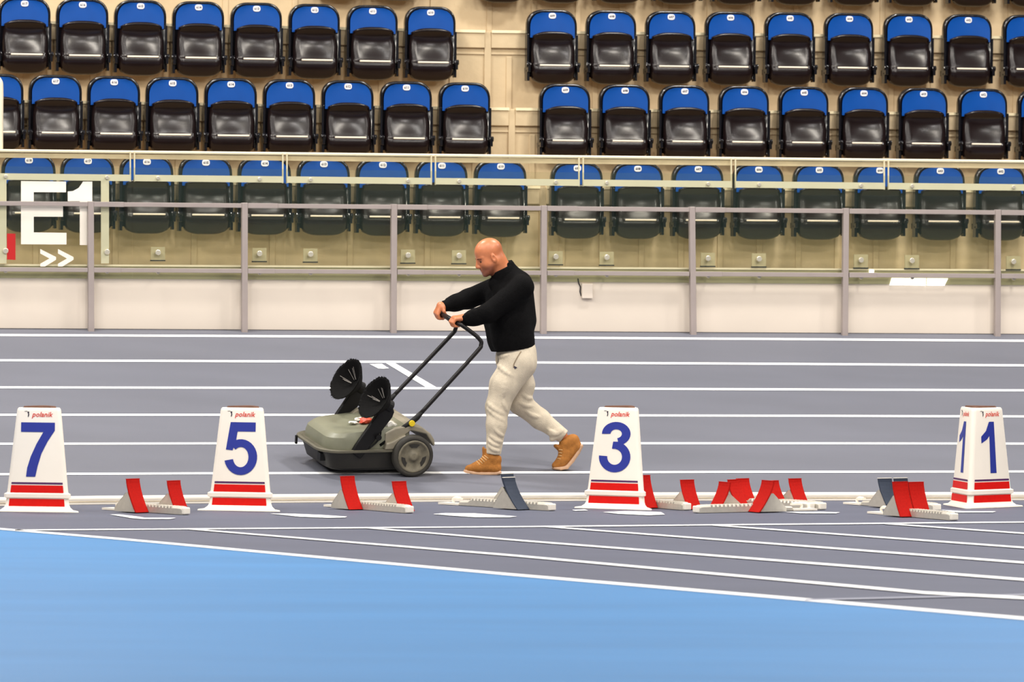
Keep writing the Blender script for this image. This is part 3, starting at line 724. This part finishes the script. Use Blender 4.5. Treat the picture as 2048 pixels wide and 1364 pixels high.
bm = BM(); tube(bm, [(-.368, -.10, 1.102), (-.368, .08, 1.102)], .0185, 12); obj('grip', bm, M['sw_black'], sw, smooth=True)
# raised side brushes on their swing arms
def side_brush(y, seed):
    rnd = random.Random(seed)
    a = Vector((.425, y, .165)); b = Vector((.185, y + .005, .505))
    bm = BM(); ax = (b - a).normalized(); n = Vector((ax.z, 0, -ax.x))
    rings = []
    for t, w, h in ((-.02, .045, .016), (.12, .05, .018), (.6, .052, .022), (.9, .056, .026), (1.0, .045, .024), (1.05, .02, .016)):
        c = a + (b - a) * t
        rings.append([c + n * w + Vector((0, h, 0)), c + n * w - Vector((0, h, 0)), c - n * w - Vector((0, h, 0)), c - n * w + Vector((0, h, 0))])
    loft(bm, rings); arm = obj('brush_arm', bm, M['sw_black'], sw, bevel=.008)
    bm = BM(); disc(bm, a + (b - a) * .42 + Vector((-.055, -.0, -.01)), (0, -1, 0), .022, .05, 12); tube(bm, smooth_path([a + (b - a) * .8 + n * .03, a + (b - a) * .5 - n * .075, a + (b - a) * .15 - n * .05], 5), .006, 6)
    obj('arm_hinge', bm, M['sw_black'], arm)
    hub = b + Vector((.018, 0, .026)); axis = Vector((.84, -.16, .50)).normalized()
    u = axis.cross(Vector((0, 0, 1))).normalized(); w = u.cross(axis)
    bm = BM(); tube(bm, [hub - axis * .035, hub + axis * .028], [.05, .042], 18); hubo = obj('brush_hub', bm, M['sw_black'], sw, smooth=False, bevel=.004)
    # bristle bundle: conical skirt with a ragged edge, hollow inside
    bm = BM(); n_ = 72; ring = []
    for k, (r, d) in enumerate(((.040, .0), (.10, .052), (.158, .112), (.168, .128), (.152, .124), (.085, .066), (.03, .034))):
        pts = []
        for i in range(n_):
            t = 2 * math.pi * i / n_
            j = (rnd.uniform(-.003, .003) if 1 < k < 5 else 0) + (.0015 if i % 2 else -.0015)
            pts.append(hub + axis * (d + j) + (u * math.cos(t) + w * math.sin(t)) * (r + j))
        ring.append(pts)
    loft(bm, ring); obj('bristles', bm, M['bristle'], hubo)
    bm = BM()
    for t in (100, 108, 132, 140, 150, 178, 184, 188, 205):
        t = math.radians(t + rnd.uniform(-3, 3)); e = u * math.cos(t) + w * math.sin(t)
        r1 = rnd.uniform(.07, .11); poly_p = [hub + axis * .040 + e * .036, hub + axis * (.040 + (r1 - .036) * .95) + e * r1]
        tube(bm, [p + axis * .004 for p in poly_p], .0011, 4)
    for i in range(150):     # loose single bristles at the rim
        t = rnd.uniform(0, 2 * math.pi); e = u * math.cos(t) + w * math.sin(t); dr = rnd.uniform(-.004, .010)
        tube(bm, [hub + axis * .108 + e * .152, hub + axis * (.128 + dr * .8) + e * (.166 + dr)], .0009, 3)
    bm2 = bm; o = obj('stray_bristles', bm2, M['bristle'], hubo)
    bm = BM()
    for t in (96, 104, 128, 176, 182, 186):
        t = math.radians(t + rnd.uniform(-2, 2)); e = u * math.cos(t) + w * math.sin(t)
        q_ = rnd.uniform(.07, .11); tube(bm, [hub + axis * .045 + e * .036, hub + axis * (.045 + (q_ - .036) * 1.0) + e * q_], .0012, 4)
    obj('pale_bristles', bm, M['bristle_light'], hubo)
side_brush(-.335, 3); side_brush(.30, 8)
# litter lying on the hood
def crumple(name, c, r, m, label, seed, flat=.5):
    rnd = random.Random(seed); bm = BM(); bmesh.ops.create_icosphere(bm, subdivisions=2, radius=1)
    for v in bm.verts:
        k = rnd.uniform(.6, 1.25); v.co = Vector((c[0] + v.co.x * r * k * 1.2, c[1] + v.co.y * r * k, c[2] + v.co.z * r * k * flat))
    for v in bm.verts: v.co = MS @ v.co
    return tag(obj(name, bm, M[m]), label, 'litter')
crumple('crumpled_wrapper', (.255, -.05, .352), .045, 'scrap_red', 'crumpled red wrapper on the sweeper hood', 2)
crumple('paper_scrap', (.35, -.04, .338), .028, 'scrap_white', 'small white paper scrap left of the red wrapper', 4, .4)
crumple('paper_scrap', (.285, .03, .346), .026, 'scrap_white', 'small white paper scrap behind the red wrapper', 5, .6)
crumple('paper_scrap', (.13, -.24, .355), .040, 'scrap_white', 'white paper wad behind the near brush arm', 6, .8)

# ------------------------------------------------------------------ person: one smooth surface meshed from a blended distance field
class Field:
    def __init__(self, pts, pad, h):
        P = np.array([[p[0], p[1], p[2]] for p in pts]); self.lo = P.min(0) - pad; self.h = h
        self.n = np.ceil((P.max(0) + pad - self.lo) / h).astype(int) + 1
        self.f = np.full(self.n, .08, np.float32)
    def region(self, pts, r):
        P = np.array([[p[0], p[1], p[2]] for p in pts])
        a = np.maximum(0, np.floor((P.min(0) - r - self.lo) / self.h).astype(int)); b = np.minimum(self.n, np.ceil((P.max(0) + r - self.lo) / self.h).astype(int) + 1)
        sl = tuple(slice(a[i], max(a[i] + 1, b[i])) for i in range(3))
        ax = [(self.lo[i] + self.h * np.arange(sl[i].start, sl[i].stop)).astype(np.float32) for i in range(3)]
        return sl, ax[0][:, None, None], ax[1][None, :, None], ax[2][None, None, :]
    def blend(self, sl, d, k, sub=False):
        f = self.f[sl]
        if sub:
            d = -d; hh = np.clip(.5 - .5 * (d - f) / k, 0, 1) if k else None
            self.f[sl] = (f * hh + d * (1 - hh) + k * hh * (1 - hh)) if k else np.maximum(f, d)
        else:
            hh = np.clip(.5 + .5 * (d - f) / k, 0, 1); self.f[sl] = d * (1 - hh) + f * hh - k * hh * (1 - hh)
    def cone(self, p, q, r1, r2=None, k=.02, sub=False):
        r2 = r1 if r2 is None else r2
        sl, X, Y, Z = self.region([p, q], max(r1, r2) + .075)
        p = np.array(p[:3], float); v = np.array(q[:3], float) - p; L = max(1e-9, v @ v)
        t = np.clip(((X - p[0]) * v[0] + (Y - p[1]) * v[1] + (Z - p[2]) * v[2]) / L, 0, 1)
        d = np.sqrt((X - p[0] - v[0] * t) ** 2 + (Y - p[1] - v[1] * t) ** 2 + (Z - p[2] - v[2] * t) ** 2) - (r1 + (r2 - r1) * t)
        self.blend(sl, d.astype(np.float32), k, sub)
    def ell(self, c, ax, r, k=.02, sub=False):
        sl, X, Y, Z = self.region([c], max(r) + .06)
        u = [((X - c[0]) * a[0] + (Y - c[1]) * a[1] + (Z - c[2]) * a[2]) for a in ax]
        k0 = np.sqrt(sum((u[i] / r[i]) ** 2 for i in range(3))); k1 = np.sqrt(sum((u[i] / r[i] ** 2) ** 2 for i in range(3))) + 1e-6
        self.blend(sl, (k0 * (k0 - 1) / k1).astype(np.float32), k, sub)
    def cut(self, p, n, rad, k=.008):
        """remove what lies beyond the plane through p with outward normal n, near p"""
        sl, X, Y, Z = self.region([p], rad)
        d = ((X - p[0]) * n[0] + (Y - p[1]) * n[1] + (Z - p[2]) * n[2])
        m = ((X - p[0]) ** 2 + (Y - p[1]) ** 2 + (Z - p[2]) ** 2) < rad ** 2
        f = self.f[sl]; self.f[sl] = np.where(m, np.maximum(f, d), f)
    def mesh(self):
        f = self.f; neg = f < 0; n = f.shape
        c = [neg[i:n[0] - 1 + i, j:n[1] - 1 + j, k:n[2] - 1 + k] for i in (0, 1) for j in (0, 1) for k in (0, 1)]
        cnt = sum(x.astype(np.int8) for x in c); cells = np.argwhere((cnt > 0) & (cnt < 8))
        idx = np.full([m - 1 for m in n], -1, np.int32); idx[tuple(cells.T)] = np.arange(len(cells))
        acc = np.zeros((len(cells), 3)); num = np.zeros(len(cells))
        cor = [(i, j, k) for i in (0, 1) for j in (0, 1) for k in (0, 1)]
        val = {q: f[cells[:, 0] + q[0], cells[:, 1] + q[1], cells[:, 2] + q[2]] for q in cor}
        for a in cor:
            for axis in range(3):
                if a[axis]: continue
                b = list(a); b[axis] = 1; b = tuple(b)
                va, vb = val[a], val[b]; m = (va < 0) != (vb < 0)
                t = np.where(m, va / np.where(m, va - vb, 1), 0)
                pt = np.array(a, float)[None, :].repeat(len(cells), 0); pt[:, axis] += t
                acc[m] += pt[m]; num[m] += 1
        vs = self.lo + self.h * (cells + acc / num[:, None])
        quads = []
        for axis in range(3):
            o1, o2 = [(1, 2), (2, 0), (0, 1)][axis]
            A = np.take(neg, range(0, n[axis] - 1), axis); Bb = np.take(neg, range(1, n[axis]), axis)
            e = np.argwhere(A != Bb); e = e[(e[:, o1] > 0) & (e[:, o2] > 0) & (e[:, o1] < n[o1] - 1) & (e[:, o2] < n[o2] - 1)]
            fl = A[tuple(e.T)]
            q = []
            for da, db in ((1, 1), (0, 1), (0, 0), (1, 0)):
                cc = e.copy(); cc[:, o1] -= da; cc[:, o2] -= db; q.append(idx[tuple(cc.T)])
            q = np.stack(q, 1); q[~fl] = q[~fl][:, ::-1]; quads.append(q)
        quads = np.concatenate(quads)
        quads = quads[(quads >= 0).all(1)]
        me = bpy.data.meshes.new('surface'); me.from_pydata(vs.tolist(), [], quads.tolist()); me.update()
        return me
def relax(me, it=2):
    bm = BM(); bm.from_mesh(me)
    for _ in range(it): bmesh.ops.smooth_vert(bm, verts=bm.verts, factor=.5, use_axis_x=True, use_axis_y=True, use_axis_z=True)
    bm.to_mesh(me); bm.free(); return me
def J(px, py, d): return PY(px, py, d)
dn = B(968, 949)[1]; df = B(1118, 941)[1]
walk = np.array([-math.cos(math.radians(17)), -math.sin(math.radians(17)), 0]); far = np.array([walk[1], -walk[0], 0])
dp = dn + .19                                            # depth of the body's middle
pelvis = J(1032, 712, dp)
hipN, hipF = J(1030, 722, dp) - far * .085, J(1034, 722, dp) + far * .085
kneeN, kneeF = J(995, 814, dp - .13), J(1040, 806, dp + .10)
ankN, ankF = J(987, 905, dn + .02), J(1126, 872, df + .02)
shN, shF = J(1030, 574, dp) - far * .185, J(1018, 572, dp) + far * .165
grN = np.array(MS @ Vector((-.368, -.165, 1.102))); grF = np.array(MS @ Vector((-.368, .165, 1.102)))
wrN, wrF = J(924, 642, grN[1] + .02), J(888, 613, grF[1] - .01)
elN, elF = J(976, 627, dp - .25), J(936, 598, dp + .16)
neck0 = J(1018, 556, dp - .02); hc = J(978, 511, dp - .07)
yaw, ptc = math.radians(15), math.radians(23)
f0 = np.array([-math.cos(yaw), -math.sin(yaw), 0])
hf = f0 * math.cos(ptc) - Zv * math.sin(ptc); ht = Zv * math.cos(ptc) + f0 * math.sin(ptc); hl = np.cross(ht, hf)
HS = 1.06
def HP(f, l, t): return hc + (hf * f + hl * l + ht * t) * HS
HA = (hf, hl, ht)
# --- body
hands_pts = [grN + np.array([-.08, -.08, -.08]), grF + np.array([-.08, .08, .08])]
F = Field([hc + [0, 0, .14], ankN - [0, 0, .05], ankF, hc + [-.13, 0, 0], shN, shF, J(1075, 690, dp), kneeF] + hands_pts, .05, .0042)
e = lambda c, r, k=.02, sub=False: F.ell(HP(*c), HA, [x * HS for x in r], k, sub)
cap = lambda a, b, r1, r2=None, k=.015, sub=False: F.cone(HP(*a), HP(*b), r1 * HS, (r1 if r2 is None else r2) * HS, k, sub)
e((-.008, 0, .032), (.100, .077, .088)); e((.034, 0, -.038), (.056, .060, .088), .03)
for sgn in (1, -1):
    cap((-.004, sgn * .050, -.050), (.058, sgn * .022, -.100), .030, .024, .025)
    cap((.074, sgn * .014, .012), (.060, sgn * .050, .008), .013, .011, .012)
    e((.052, sgn * .038, -.036), (.026, .024, .030), .03)
    cap((.098, sgn * .012, -.050), (.096, sgn * .010, -.052), .0085, None, .006)
    e((.094, sgn * .035, -.013), (.020, .018, .013), .010, True)
    e((-.006, sgn * .080, -.022), (.019, .011, .033), .006)
    e((-.004, sgn * .091, -.018), (.010, .008, .017), .004, True)
    cap((.066, sgn * .034, -.016), (.066, sgn * .030, -.016), .013, None, .005)
cap((.084, 0, .004), (.106, 0, -.042), .012, .0150, .014)
cap((.088, -.013, -.069), (.088, .013, -.069), .0085, None, .010); cap((.085, -.013, -.086), (.085, .013, -.086), .0085, None, .010)
cap((.074, -.008, -.110), (.074, .008, -.110), .020, None, .015)
cap((-.040, 0, -.045), (-.030, 0, -.05), .062, None, .03)
F.cone(HP(-.036, 0, -.055), neck0, .064, .076, .03); F.cone(HP(.008, 0, -.070), neck0 + np.array([-.05, -.012, .01]), .048, .06, .03)
chest, belly = J(1016, 600, dp), J(1018, 660, dp)
for sg in (-1, 1):
    F.cone(chest + far * .07 * sg, belly + far * .06 * sg, .115, .125, .04); F.cone(belly + far * .05 * sg, pelvis + far * .06 * sg, .12, .11, .04)
F.cone(neck0, (shN + chest) / 2, .07, .07, .04); F.cone(neck0, (shF + chest) / 2, .07, .07, .04)
for sh_, el_, wr_ in ((shN, elN, wrN), (shF, elF, wrF)):
    F.cone(sh_, el_, .058, .046, .03); F.cone(el_, wr_, .042, .030, .02)
for hp, kn, an in ((hipN, kneeN, ankN), (hipF, kneeF, ankF)):
    F.cone(hp, kn, .085, .055, .03); F.cone(kn, an, .05, .036, .02)
bar = np.array([YS[0], YS[1], YS[2]]); bar /= np.linalg.norm(bar)
def hand(gr, wr, inner):
    """fist closed over the bar: palm above and behind, fingers over the front and round below, thumb along the inner side"""
    fw = gr - wr; fw -= bar * (fw @ bar); fw /= np.linalg.norm(fw); up = np.cross(bar, fw); up = up if up[2] > 0 else -up
    pt = lambda b, f, u: gr + bar * b + fw * f + up * u
    off = .004
    F.cone(wr, pt(-inner * .004, -.055, .026), .029, .027, .02)
    for b in (-.027, -.009, .010, .028):
        F.cone(pt(-inner * .002 + b * .6, -.058, .024), pt(b, .006, .034), .019, .0155, .012)
    for n_, (b, ln) in enumerate(zip((inner * .033, inner * .0115, -inner * .0105, -inner * .031), (.92, 1.05, 1.0, .84))):
        a0 = pt(b, .012, .034); a1 = pt(b * 1.04, .012 + .026 * ln, .012); a2 = pt(b * 1.02, .010 + .020 * ln, -.018 * ln); a3 = pt(b, -.006, -.029 * ln)
        F.cone(a0, a1, .0122, .0106, .004); F.cone(a1, a2, .0102, .0094, .003); F.cone(a2, a3, .0094, .0084, .003)
    t0 = pt(inner * .030, -.048, .016); t1 = pt(inner * .050, -.026, .004); t2 = pt(inner * .046, -.004, -.022); t3 = pt(inner * .038, .016, -.030)
    F.cone(t0, t1, .017, .0125, .01); F.cone(t1, t2, .0120, .0105, .003); F.cone(t2, t3, .0105, .0088, .003)
hand(grN, wrN, 1); hand(grF, wrF, -1)
M['skin'] = mat('warm_skin', (204, 124, 82), .38, noise=.10, scale=16, bump=.05, bscale=120)
nt = M['skin'].node_tree; bs = nt.nodes['Principled BSDF']; bs.inputs['Subsurface Weight'].default_value = .0
person = obj('person', relax(F.mesh(), 1), M['skin'], smooth=True)
tag(person, 'bald man in a black sweater pushing a sweeper', 'person')
# stubble: a slightly darker skin tone around mouth, chin and jaw, and cropped hair at the sides, as skin colours of their own
co = np.empty(len(person.data.vertices) * 3); person.data.vertices.foreach_get('co', co); co = co.reshape(-1, 3)
rel = (co - hc) / HS; fl = rel @ hf; ll = rel @ hl; tl = rel @ ht
sm = lambda x, a, b: np.clip((x - a) / (b - a), 0, 1)
w = sm(tl, -.045, -.075) * sm(fl, -.015, .025) * (np.linalg.norm(rel, axis=1) < .19)
w = np.maximum(w * (1 - .8 * sm(np.abs(ll), .022, .014) * sm(np.abs(tl + .078), .010, .006) * (fl > .07)), .45 * sm(fl, -.03, -.07) * sm(np.abs(tl - .01), .055, .03) * (np.linalg.norm(rel, axis=1) < .15))
at = person.data.attributes.new('stubble', 'FLOAT', 'POINT'); at.data.foreach_set('value', w.astype(np.float32))
a_ = nt.nodes.new('ShaderNodeAttribute'); a_.attribute_name = 'stubble'; mx = nt.nodes.new('ShaderNodeMix'); mx.data_type = 'RGBA'
src_ = bs.inputs['Base Color'].links[0].from_socket
nt.links.new(a_.outputs['Fac'], mx.inputs[0]); nt.links.new(src_, mx.inputs[6]); mx.inputs[7].default_value = lin(142, 82, 58); nt.links.new(mx.outputs[2], bs.inputs['Base Color'])
M['eye'] = mat('dark_eye', (62, 36, 28), .3, noise=.1, scale=60); M['brow'] = mat('brown_eyebrow', (150, 88, 58), .8, noise=.2, scale=200)
M['lips'] = mat('dull_red_lips', (176, 88, 70), .5, noise=.1, scale=100)
for sg in (1, -1):
    bm = BM(); tube(bm, [HP(.0800, sg * .019, -.018), HP(.0815, sg * .027, -.0155), HP(.0795, sg * .037, -.0155), HP(.071, sg * .048, -.019)], [.0028, .0050, .0050, .0022], 8); obj('eye', bm, M['eye'], person, smooth=True)
    bm = BM(); tube(bm, smooth_path([HP(.0905, sg * .014, .008), HP(.0875, sg * .034, .013), HP(.074, sg * .054, .008)], 3), .0056, 6); obj('eyebrow', bm, M['brow'], person, smooth=True)
bm = BM(); tube(bm, smooth_path([HP(.078, .026, -.089), HP(.0915, .012, -.078), HP(.0935, 0, -.077), HP(.0915, -.012, -.078), HP(.078, -.026, -.089)], 3), .0036, 6); obj('lips', bm, M['lips'], person, smooth=True)
# --- sweater
M['sweater'] = mat('black_knit', (9, 8, 9), .9, noise=.3, scale=60, bump=.5, bscale=160, spec=.12)
T = Field([J(966, 520, dp), J(1080, 712, dp), shN, shF, wrN, wrF, grN], .14, .0065)
hemF, hemB = J(984, 704, dp), J(1073, 691, dp)
for sg in (-1, 1):
    o = far * sg
    T.cone(J(1013, 592, dp) + o * .085, J(1015, 640, dp) + o * .075, .128, .145, .05)
    T.cone(J(1015, 640, dp) + o * .06, J(1021, 676, dp) + o * .06, .155, .154, .04)
    T.cone(J(1021, 672, dp) + o * .055, J(1028, 700, dp) + o * .055, .152, .142, .03)
T.cone(J(1036, 570, dp), J(1046, 640, dp), .11, .10, .05)
T.cone(neck0 - [0, 0, .01], shN + far * .05, .085, .085, .05); T.cone(neck0 - [0, 0, .01], shF - far * .05, .085, .085, .05)
T.cone(J(1022, 560, dp), J(1010, 536, dp - .02), .085, .078, .03)
for sh_, el_, wr_, k in ((shN, elN, wrN, 1), (shF, elF, wrF, -1)):
    T.cone(sh_, el_, .088, .074, .04); T.cone(el_, el_ + (wr_ - el_) * .55, .074, .060, .02); T.cone(el_ + (wr_ - el_) * .5, wr_, .058, .040, .03)
    ax = (wr_ - el_); ax /= np.linalg.norm(ax); pz = np.cross(ax, far); pz /= np.linalg.norm(pz)
    for t, r in ((.15, .068), (.38, .066), (.62, .056), (.8, .046)):       # cloth folds round the sleeve
        c = el_ + (wr_ - el_) * t
        T.cone(c + pz * r * .5 - far * .035 * k, c - pz * r * .55 - far * .035 * k + ax * .03, r * .42, r * .36, .012)
    T.cut(wr_ + ax * .010, ax, .10)
hn = np.cross(hemB - hemF, far); hn = hn / np.linalg.norm(hn); hn = hn if hn[2] < 0 else -hn
T.cut((hemF + hemB) / 2, hn, .34)
T.cone(J(1004, 560, dp - .02), J(988, 566, dp - .05), .064, .040, .07)
ca, cb = J(963, 549.5, dp - .05), J(1018, 521, dp); cn = np.cross(cb - ca, far); cn /= np.linalg.norm(cn); cn = cn if cn[2] > 0 else -cn
T.cut((ca + cb) / 2, cn, .16)
swt = obj('sweater', relax(T.mesh(), 2), M['sweater'], person, smooth=True)
bm = BM(); c0 = (HP(-.036, 0, -.055) * .50 + neck0 * .50) + np.array([-.006, 0, -.002]); ring = []
nx_ = cn; ux = np.cross(far, nx_); ux /= np.linalg.norm(ux)
for dz, rr in ((-.085, .118), (-.05, .104), (-.0, .093), (.012, .090), (.014, .083), (-.02, .076)):
    ring.append([c0 + far * math.cos(a) * rr * .92 + ux * math.sin(a) * rr + nx_ * dz for a in [2 * math.pi * i / 28 for i in range(28)]])
loft(bm, ring, cap=False); obj('collar', bm, M['sweater'], swt, smooth=True)
# --- trousers
M['trouser'] = mat('beige_jersey', (206, 193, 172), .85, noise=.07, scale=26, bump=.35, bscale=120, spec=.2)
Q = Field([J(968, 690, dp), J(1080, 690, dp), ankN - [.05, 0, .02], ankF + [.06, 0, -.02], hipN, hipF, kneeF], .13, .0065)
for sg in (-1, 1):
    Q.cone(J(1031, 690, dp) + far * .05 * sg, J(1030, 716, dp) + far * .06 * sg, .122, .122, .04)
Q.cone(J(1042, 704, dp) - far * .07, J(1040, 718, dp) - far * .08, .088, .08, .04); Q.cone(J(1045, 704, dp) + far * .07, J(1043, 718, dp) + far * .08, .084, .08, .04)
Q.cone(hipN - [.0, 0, .02], J(1009, 770, dp - .12), .132, .108, .05); Q.cone(J(1009, 770, dp - .12), kneeN, .108, .086, .03)
calfN = J(993, 850, dp - .17)
Q.cone(kneeN, calfN, .086, .072, .03); Q.cone(calfN, ankN + [0, 0, .0], .074, .056, .03)
Q.cone(hipF, J(1042, 770, dp + .10), .118, .100, .05); Q.cone(J(1042, 770, dp + .10), kneeF, .098, .082, .03)
calfF = J(1080, 838, (dp + .10 + df) / 2 + .02)
Q.cone(kneeF, calfF, .084, .074, .03); Q.cone(calfF, ankF, .072, .054, .03)
Q.cone(J(1102, 868, df - .03), J(1124, 862, df - .03), .022, .02, .02); Q.cone(J(1104, 878, df - .02), J(1128, 868, df - .03), .020, .02, .015)
axn = ankN - calfN; axn /= np.linalg.norm(axn); Q.cut(ankN + axn * .014, axn, .12); axf = ankF - calfF; axf /= np.linalg.norm(axf); Q.cut(ankF + axf * .01, axf, .11)
Q.cut(J(1030, 682, dp), (0, 0, 1), .3)
def on_near(px, py, obj_, lift=.003):
    """point of obj_'s surface that faces the track's inner side"""
    d_ = ray(px, py); d_ = d_ / np.linalg.norm(d_)
    ok, loc, nor, _ = obj_.ray_cast(V(CAM), V(d_)); return (loc + nor * lift) if ok else V(J(px, py, dp - .2))
def soft_folds(field, o, folds, k=.012):
    """cloth ridges laid on the surface of the first mesh o"""
    for a, b, r in folds:
        n_ = 5; pts = []
        for i in range(n_ + 1):
            t = i / n_; q = on_near(a[0] + (b[0] - a[0]) * t, a[1] + (b[1] - a[1]) * t + 2.5 * math.sin(math.pi * t), o, 0)
            pts.append(np.array([q.x, q.y + r - .0095, q.z]))
        for i in range(n_):
            w0, w1 = math.sin(math.pi * (i + .25) / (n_ + .5)), math.sin(math.pi * (i + 1.25) / (n_ + .5))
            field.cone(pts[i], pts[i + 1], r * (.55 + .45 * w0), r * (.55 + .45 * w1), k)
first = obj('trousers', Q.mesh(), M['trouser']); bpy.context.view_layer.update()
soft_folds(Q, first, [((976, 806), (1006, 828), .017), ((976, 818), (1008, 842), .013), ((1004, 798), (1014, 822), .013), ((1012, 758), (1004, 796), .018), ((994, 728), (1024, 752), .015),
                      ((977, 880), (997, 892), .012), ((982, 872), (1004, 884), .012), ((978, 892), (998, 902), .011), ((990, 858), (1006, 872), .012), ((995, 712), (1018, 709), .012),
                      ((1046, 790), (1064, 797), .014), ((1040, 806), (1064, 812), .013), ((1052, 822), (1078, 834), .014), ((1096, 858), (1116, 868), .012), ((1104, 868), (1124, 862), .011)])
dead = first.data; bpy.data.objects.remove(first); bpy.data.meshes.remove(dead)
trs = obj('trousers', relax(Q.mesh(), 1), M['trouser'], person, smooth=True)
M['seam'] = mat('darker_pocket_seam', (150, 132, 108), .85, noise=.1, scale=60)
bpy.context.view_layer.update()
bm = BM(); tube(bm, smooth_path([on_near(x, y, trs) for x, y in ((1042, 703), (1034, 716), (1028, 728), (1027, 735))], 4), .0035, 6); obj('pocket_seam', bm, M['seam'], trs, smooth=True)
bm = BM(); pts = [on_near(x, y, trs, .004) for x, y in ((1027, 731), (1034.5, 735), (1029.5, 738.5))]; poly(bm, pts, (0, .002, 0)); obj('pocket_tab', bm, M['ink'], trs)
# --- shoes
M['shoe'] = mat('tan_suede', (166, 108, 50), .8, noise=.18, scale=40, bump=.3, bscale=120, spec=.25)
M['sole'] = mat('pale_tan_sole', (196, 156, 124), .6, noise=.06, scale=30)
M['lace'] = mat('cream_lace', (226, 190, 136), .8, noise=.05, scale=60)
def shoe(px, d, label, sole_px, laces):
    P = {k: J(x, y, d) for k, (x, y) in px.items()}
    H = Field(list(P.values()), .10, .0045)
    H.cone(P['toe'], P['ball'], .027, .037, .02); H.cone(P['ball'], P['instep'], .037, .042, .03); H.cone(P['instep'], P['ankle'], .043, .047, .03)
    H.cone(P['heel'], P['ball'], .036, .036, .03); H.cone(P['heel'], P['back'], .035, .042, .03); H.cone(P['back'], P['ankle'], .045, .047, .02)
    for sg in (-1, 1): H.cone(P['ball'] + far * .018 * sg, P['heel'] + far * .010 * sg, .030, .030, .02); H.cone(P['toe'] + far * .014 * sg, P['ball'] + far * .016 * sg, .022, .030, .02)
    H.cone(P['tongue'], P['instep'], .014, .020, .015); H.cone(P['tongue'] + far * .02, P['instep'], .013, .018, .015); H.cone(P['tongue'] - far * .02, P['instep'], .013, .018, .015)
    ax = P['top1'] - P['top0']; nn = np.cross(ax, far); nn /= np.linalg.norm(nn); mid = (P['top1'] + P['top0']) / 2
    if nn @ (mid - P['ball']) < 0: nn = -nn
    H.cut(mid + nn * .006, nn, .07)
    o = obj('shoe', relax(H.mesh(), 1), M['shoe'], person, smooth=True)
    S_ = Field([J(x, y, d) for x, y in sole_px], .09, .0045)
    SP = [J(x, y, d) for x, y in sole_px]; wds = [.020, .032, .034, .026, .024, .022]
    for i in range(len(SP) - 1):
        for sg in (-1, -.33, .33, 1): S_.cone(SP[i] + far * wds[i] * sg, SP[i + 1] + far * wds[i + 1] * sg, .0145, .0145, .006)
    obj('sole', relax(S_.mesh(), 1), M['sole'], o, smooth=True)
    bpy.context.view_layer.update(); bm = BM()
    for a, b in laces: tube(bm, [on_near(*a, o, .002), on_near((a[0] + b[0]) / 2, (a[1] + b[1]) / 2, o, .003), on_near(*b, o, .002)], .0027, 5)
    obj('laces', bm, M['lace'], o, smooth=True); return o
shoe(dict(toe=(938, 938), ball=(956, 935), instep=(972, 925), ankle=(984, 911), heel=(991, 936), back=(990, 919), tongue=(969, 897), top0=(966, 897), top1=(1001, 914)), dn + .03, 'near',
     [(932, 942.5), (944, 946), (960, 947.5), (976, 947.5), (990, 946.5), (998, 945)], [((953, 922), (960, 930)), ((957, 919), (965, 927)), ((961, 916), (969, 924)), ((965, 913), (973, 921)), ((969, 911), (977, 917))])
shoe(dict(toe=(1112, 931), ball=(1125, 922), instep=(1130, 905), ankle=(1132, 886), heel=(1152, 893), back=(1146, 881), tongue=(1112, 892), top0=(1112, 889), top1=(1144, 866)), df + .02, 'far',
     [(1109, 936), (1119, 937), (1131, 934), (1143, 921), (1154, 905), (1161, 892)], [((1118, 905), (1124, 906)), ((1117, 911), (1124, 912)), ((1115, 917), (1122, 918)), ((1118, 899), (1125, 900))])
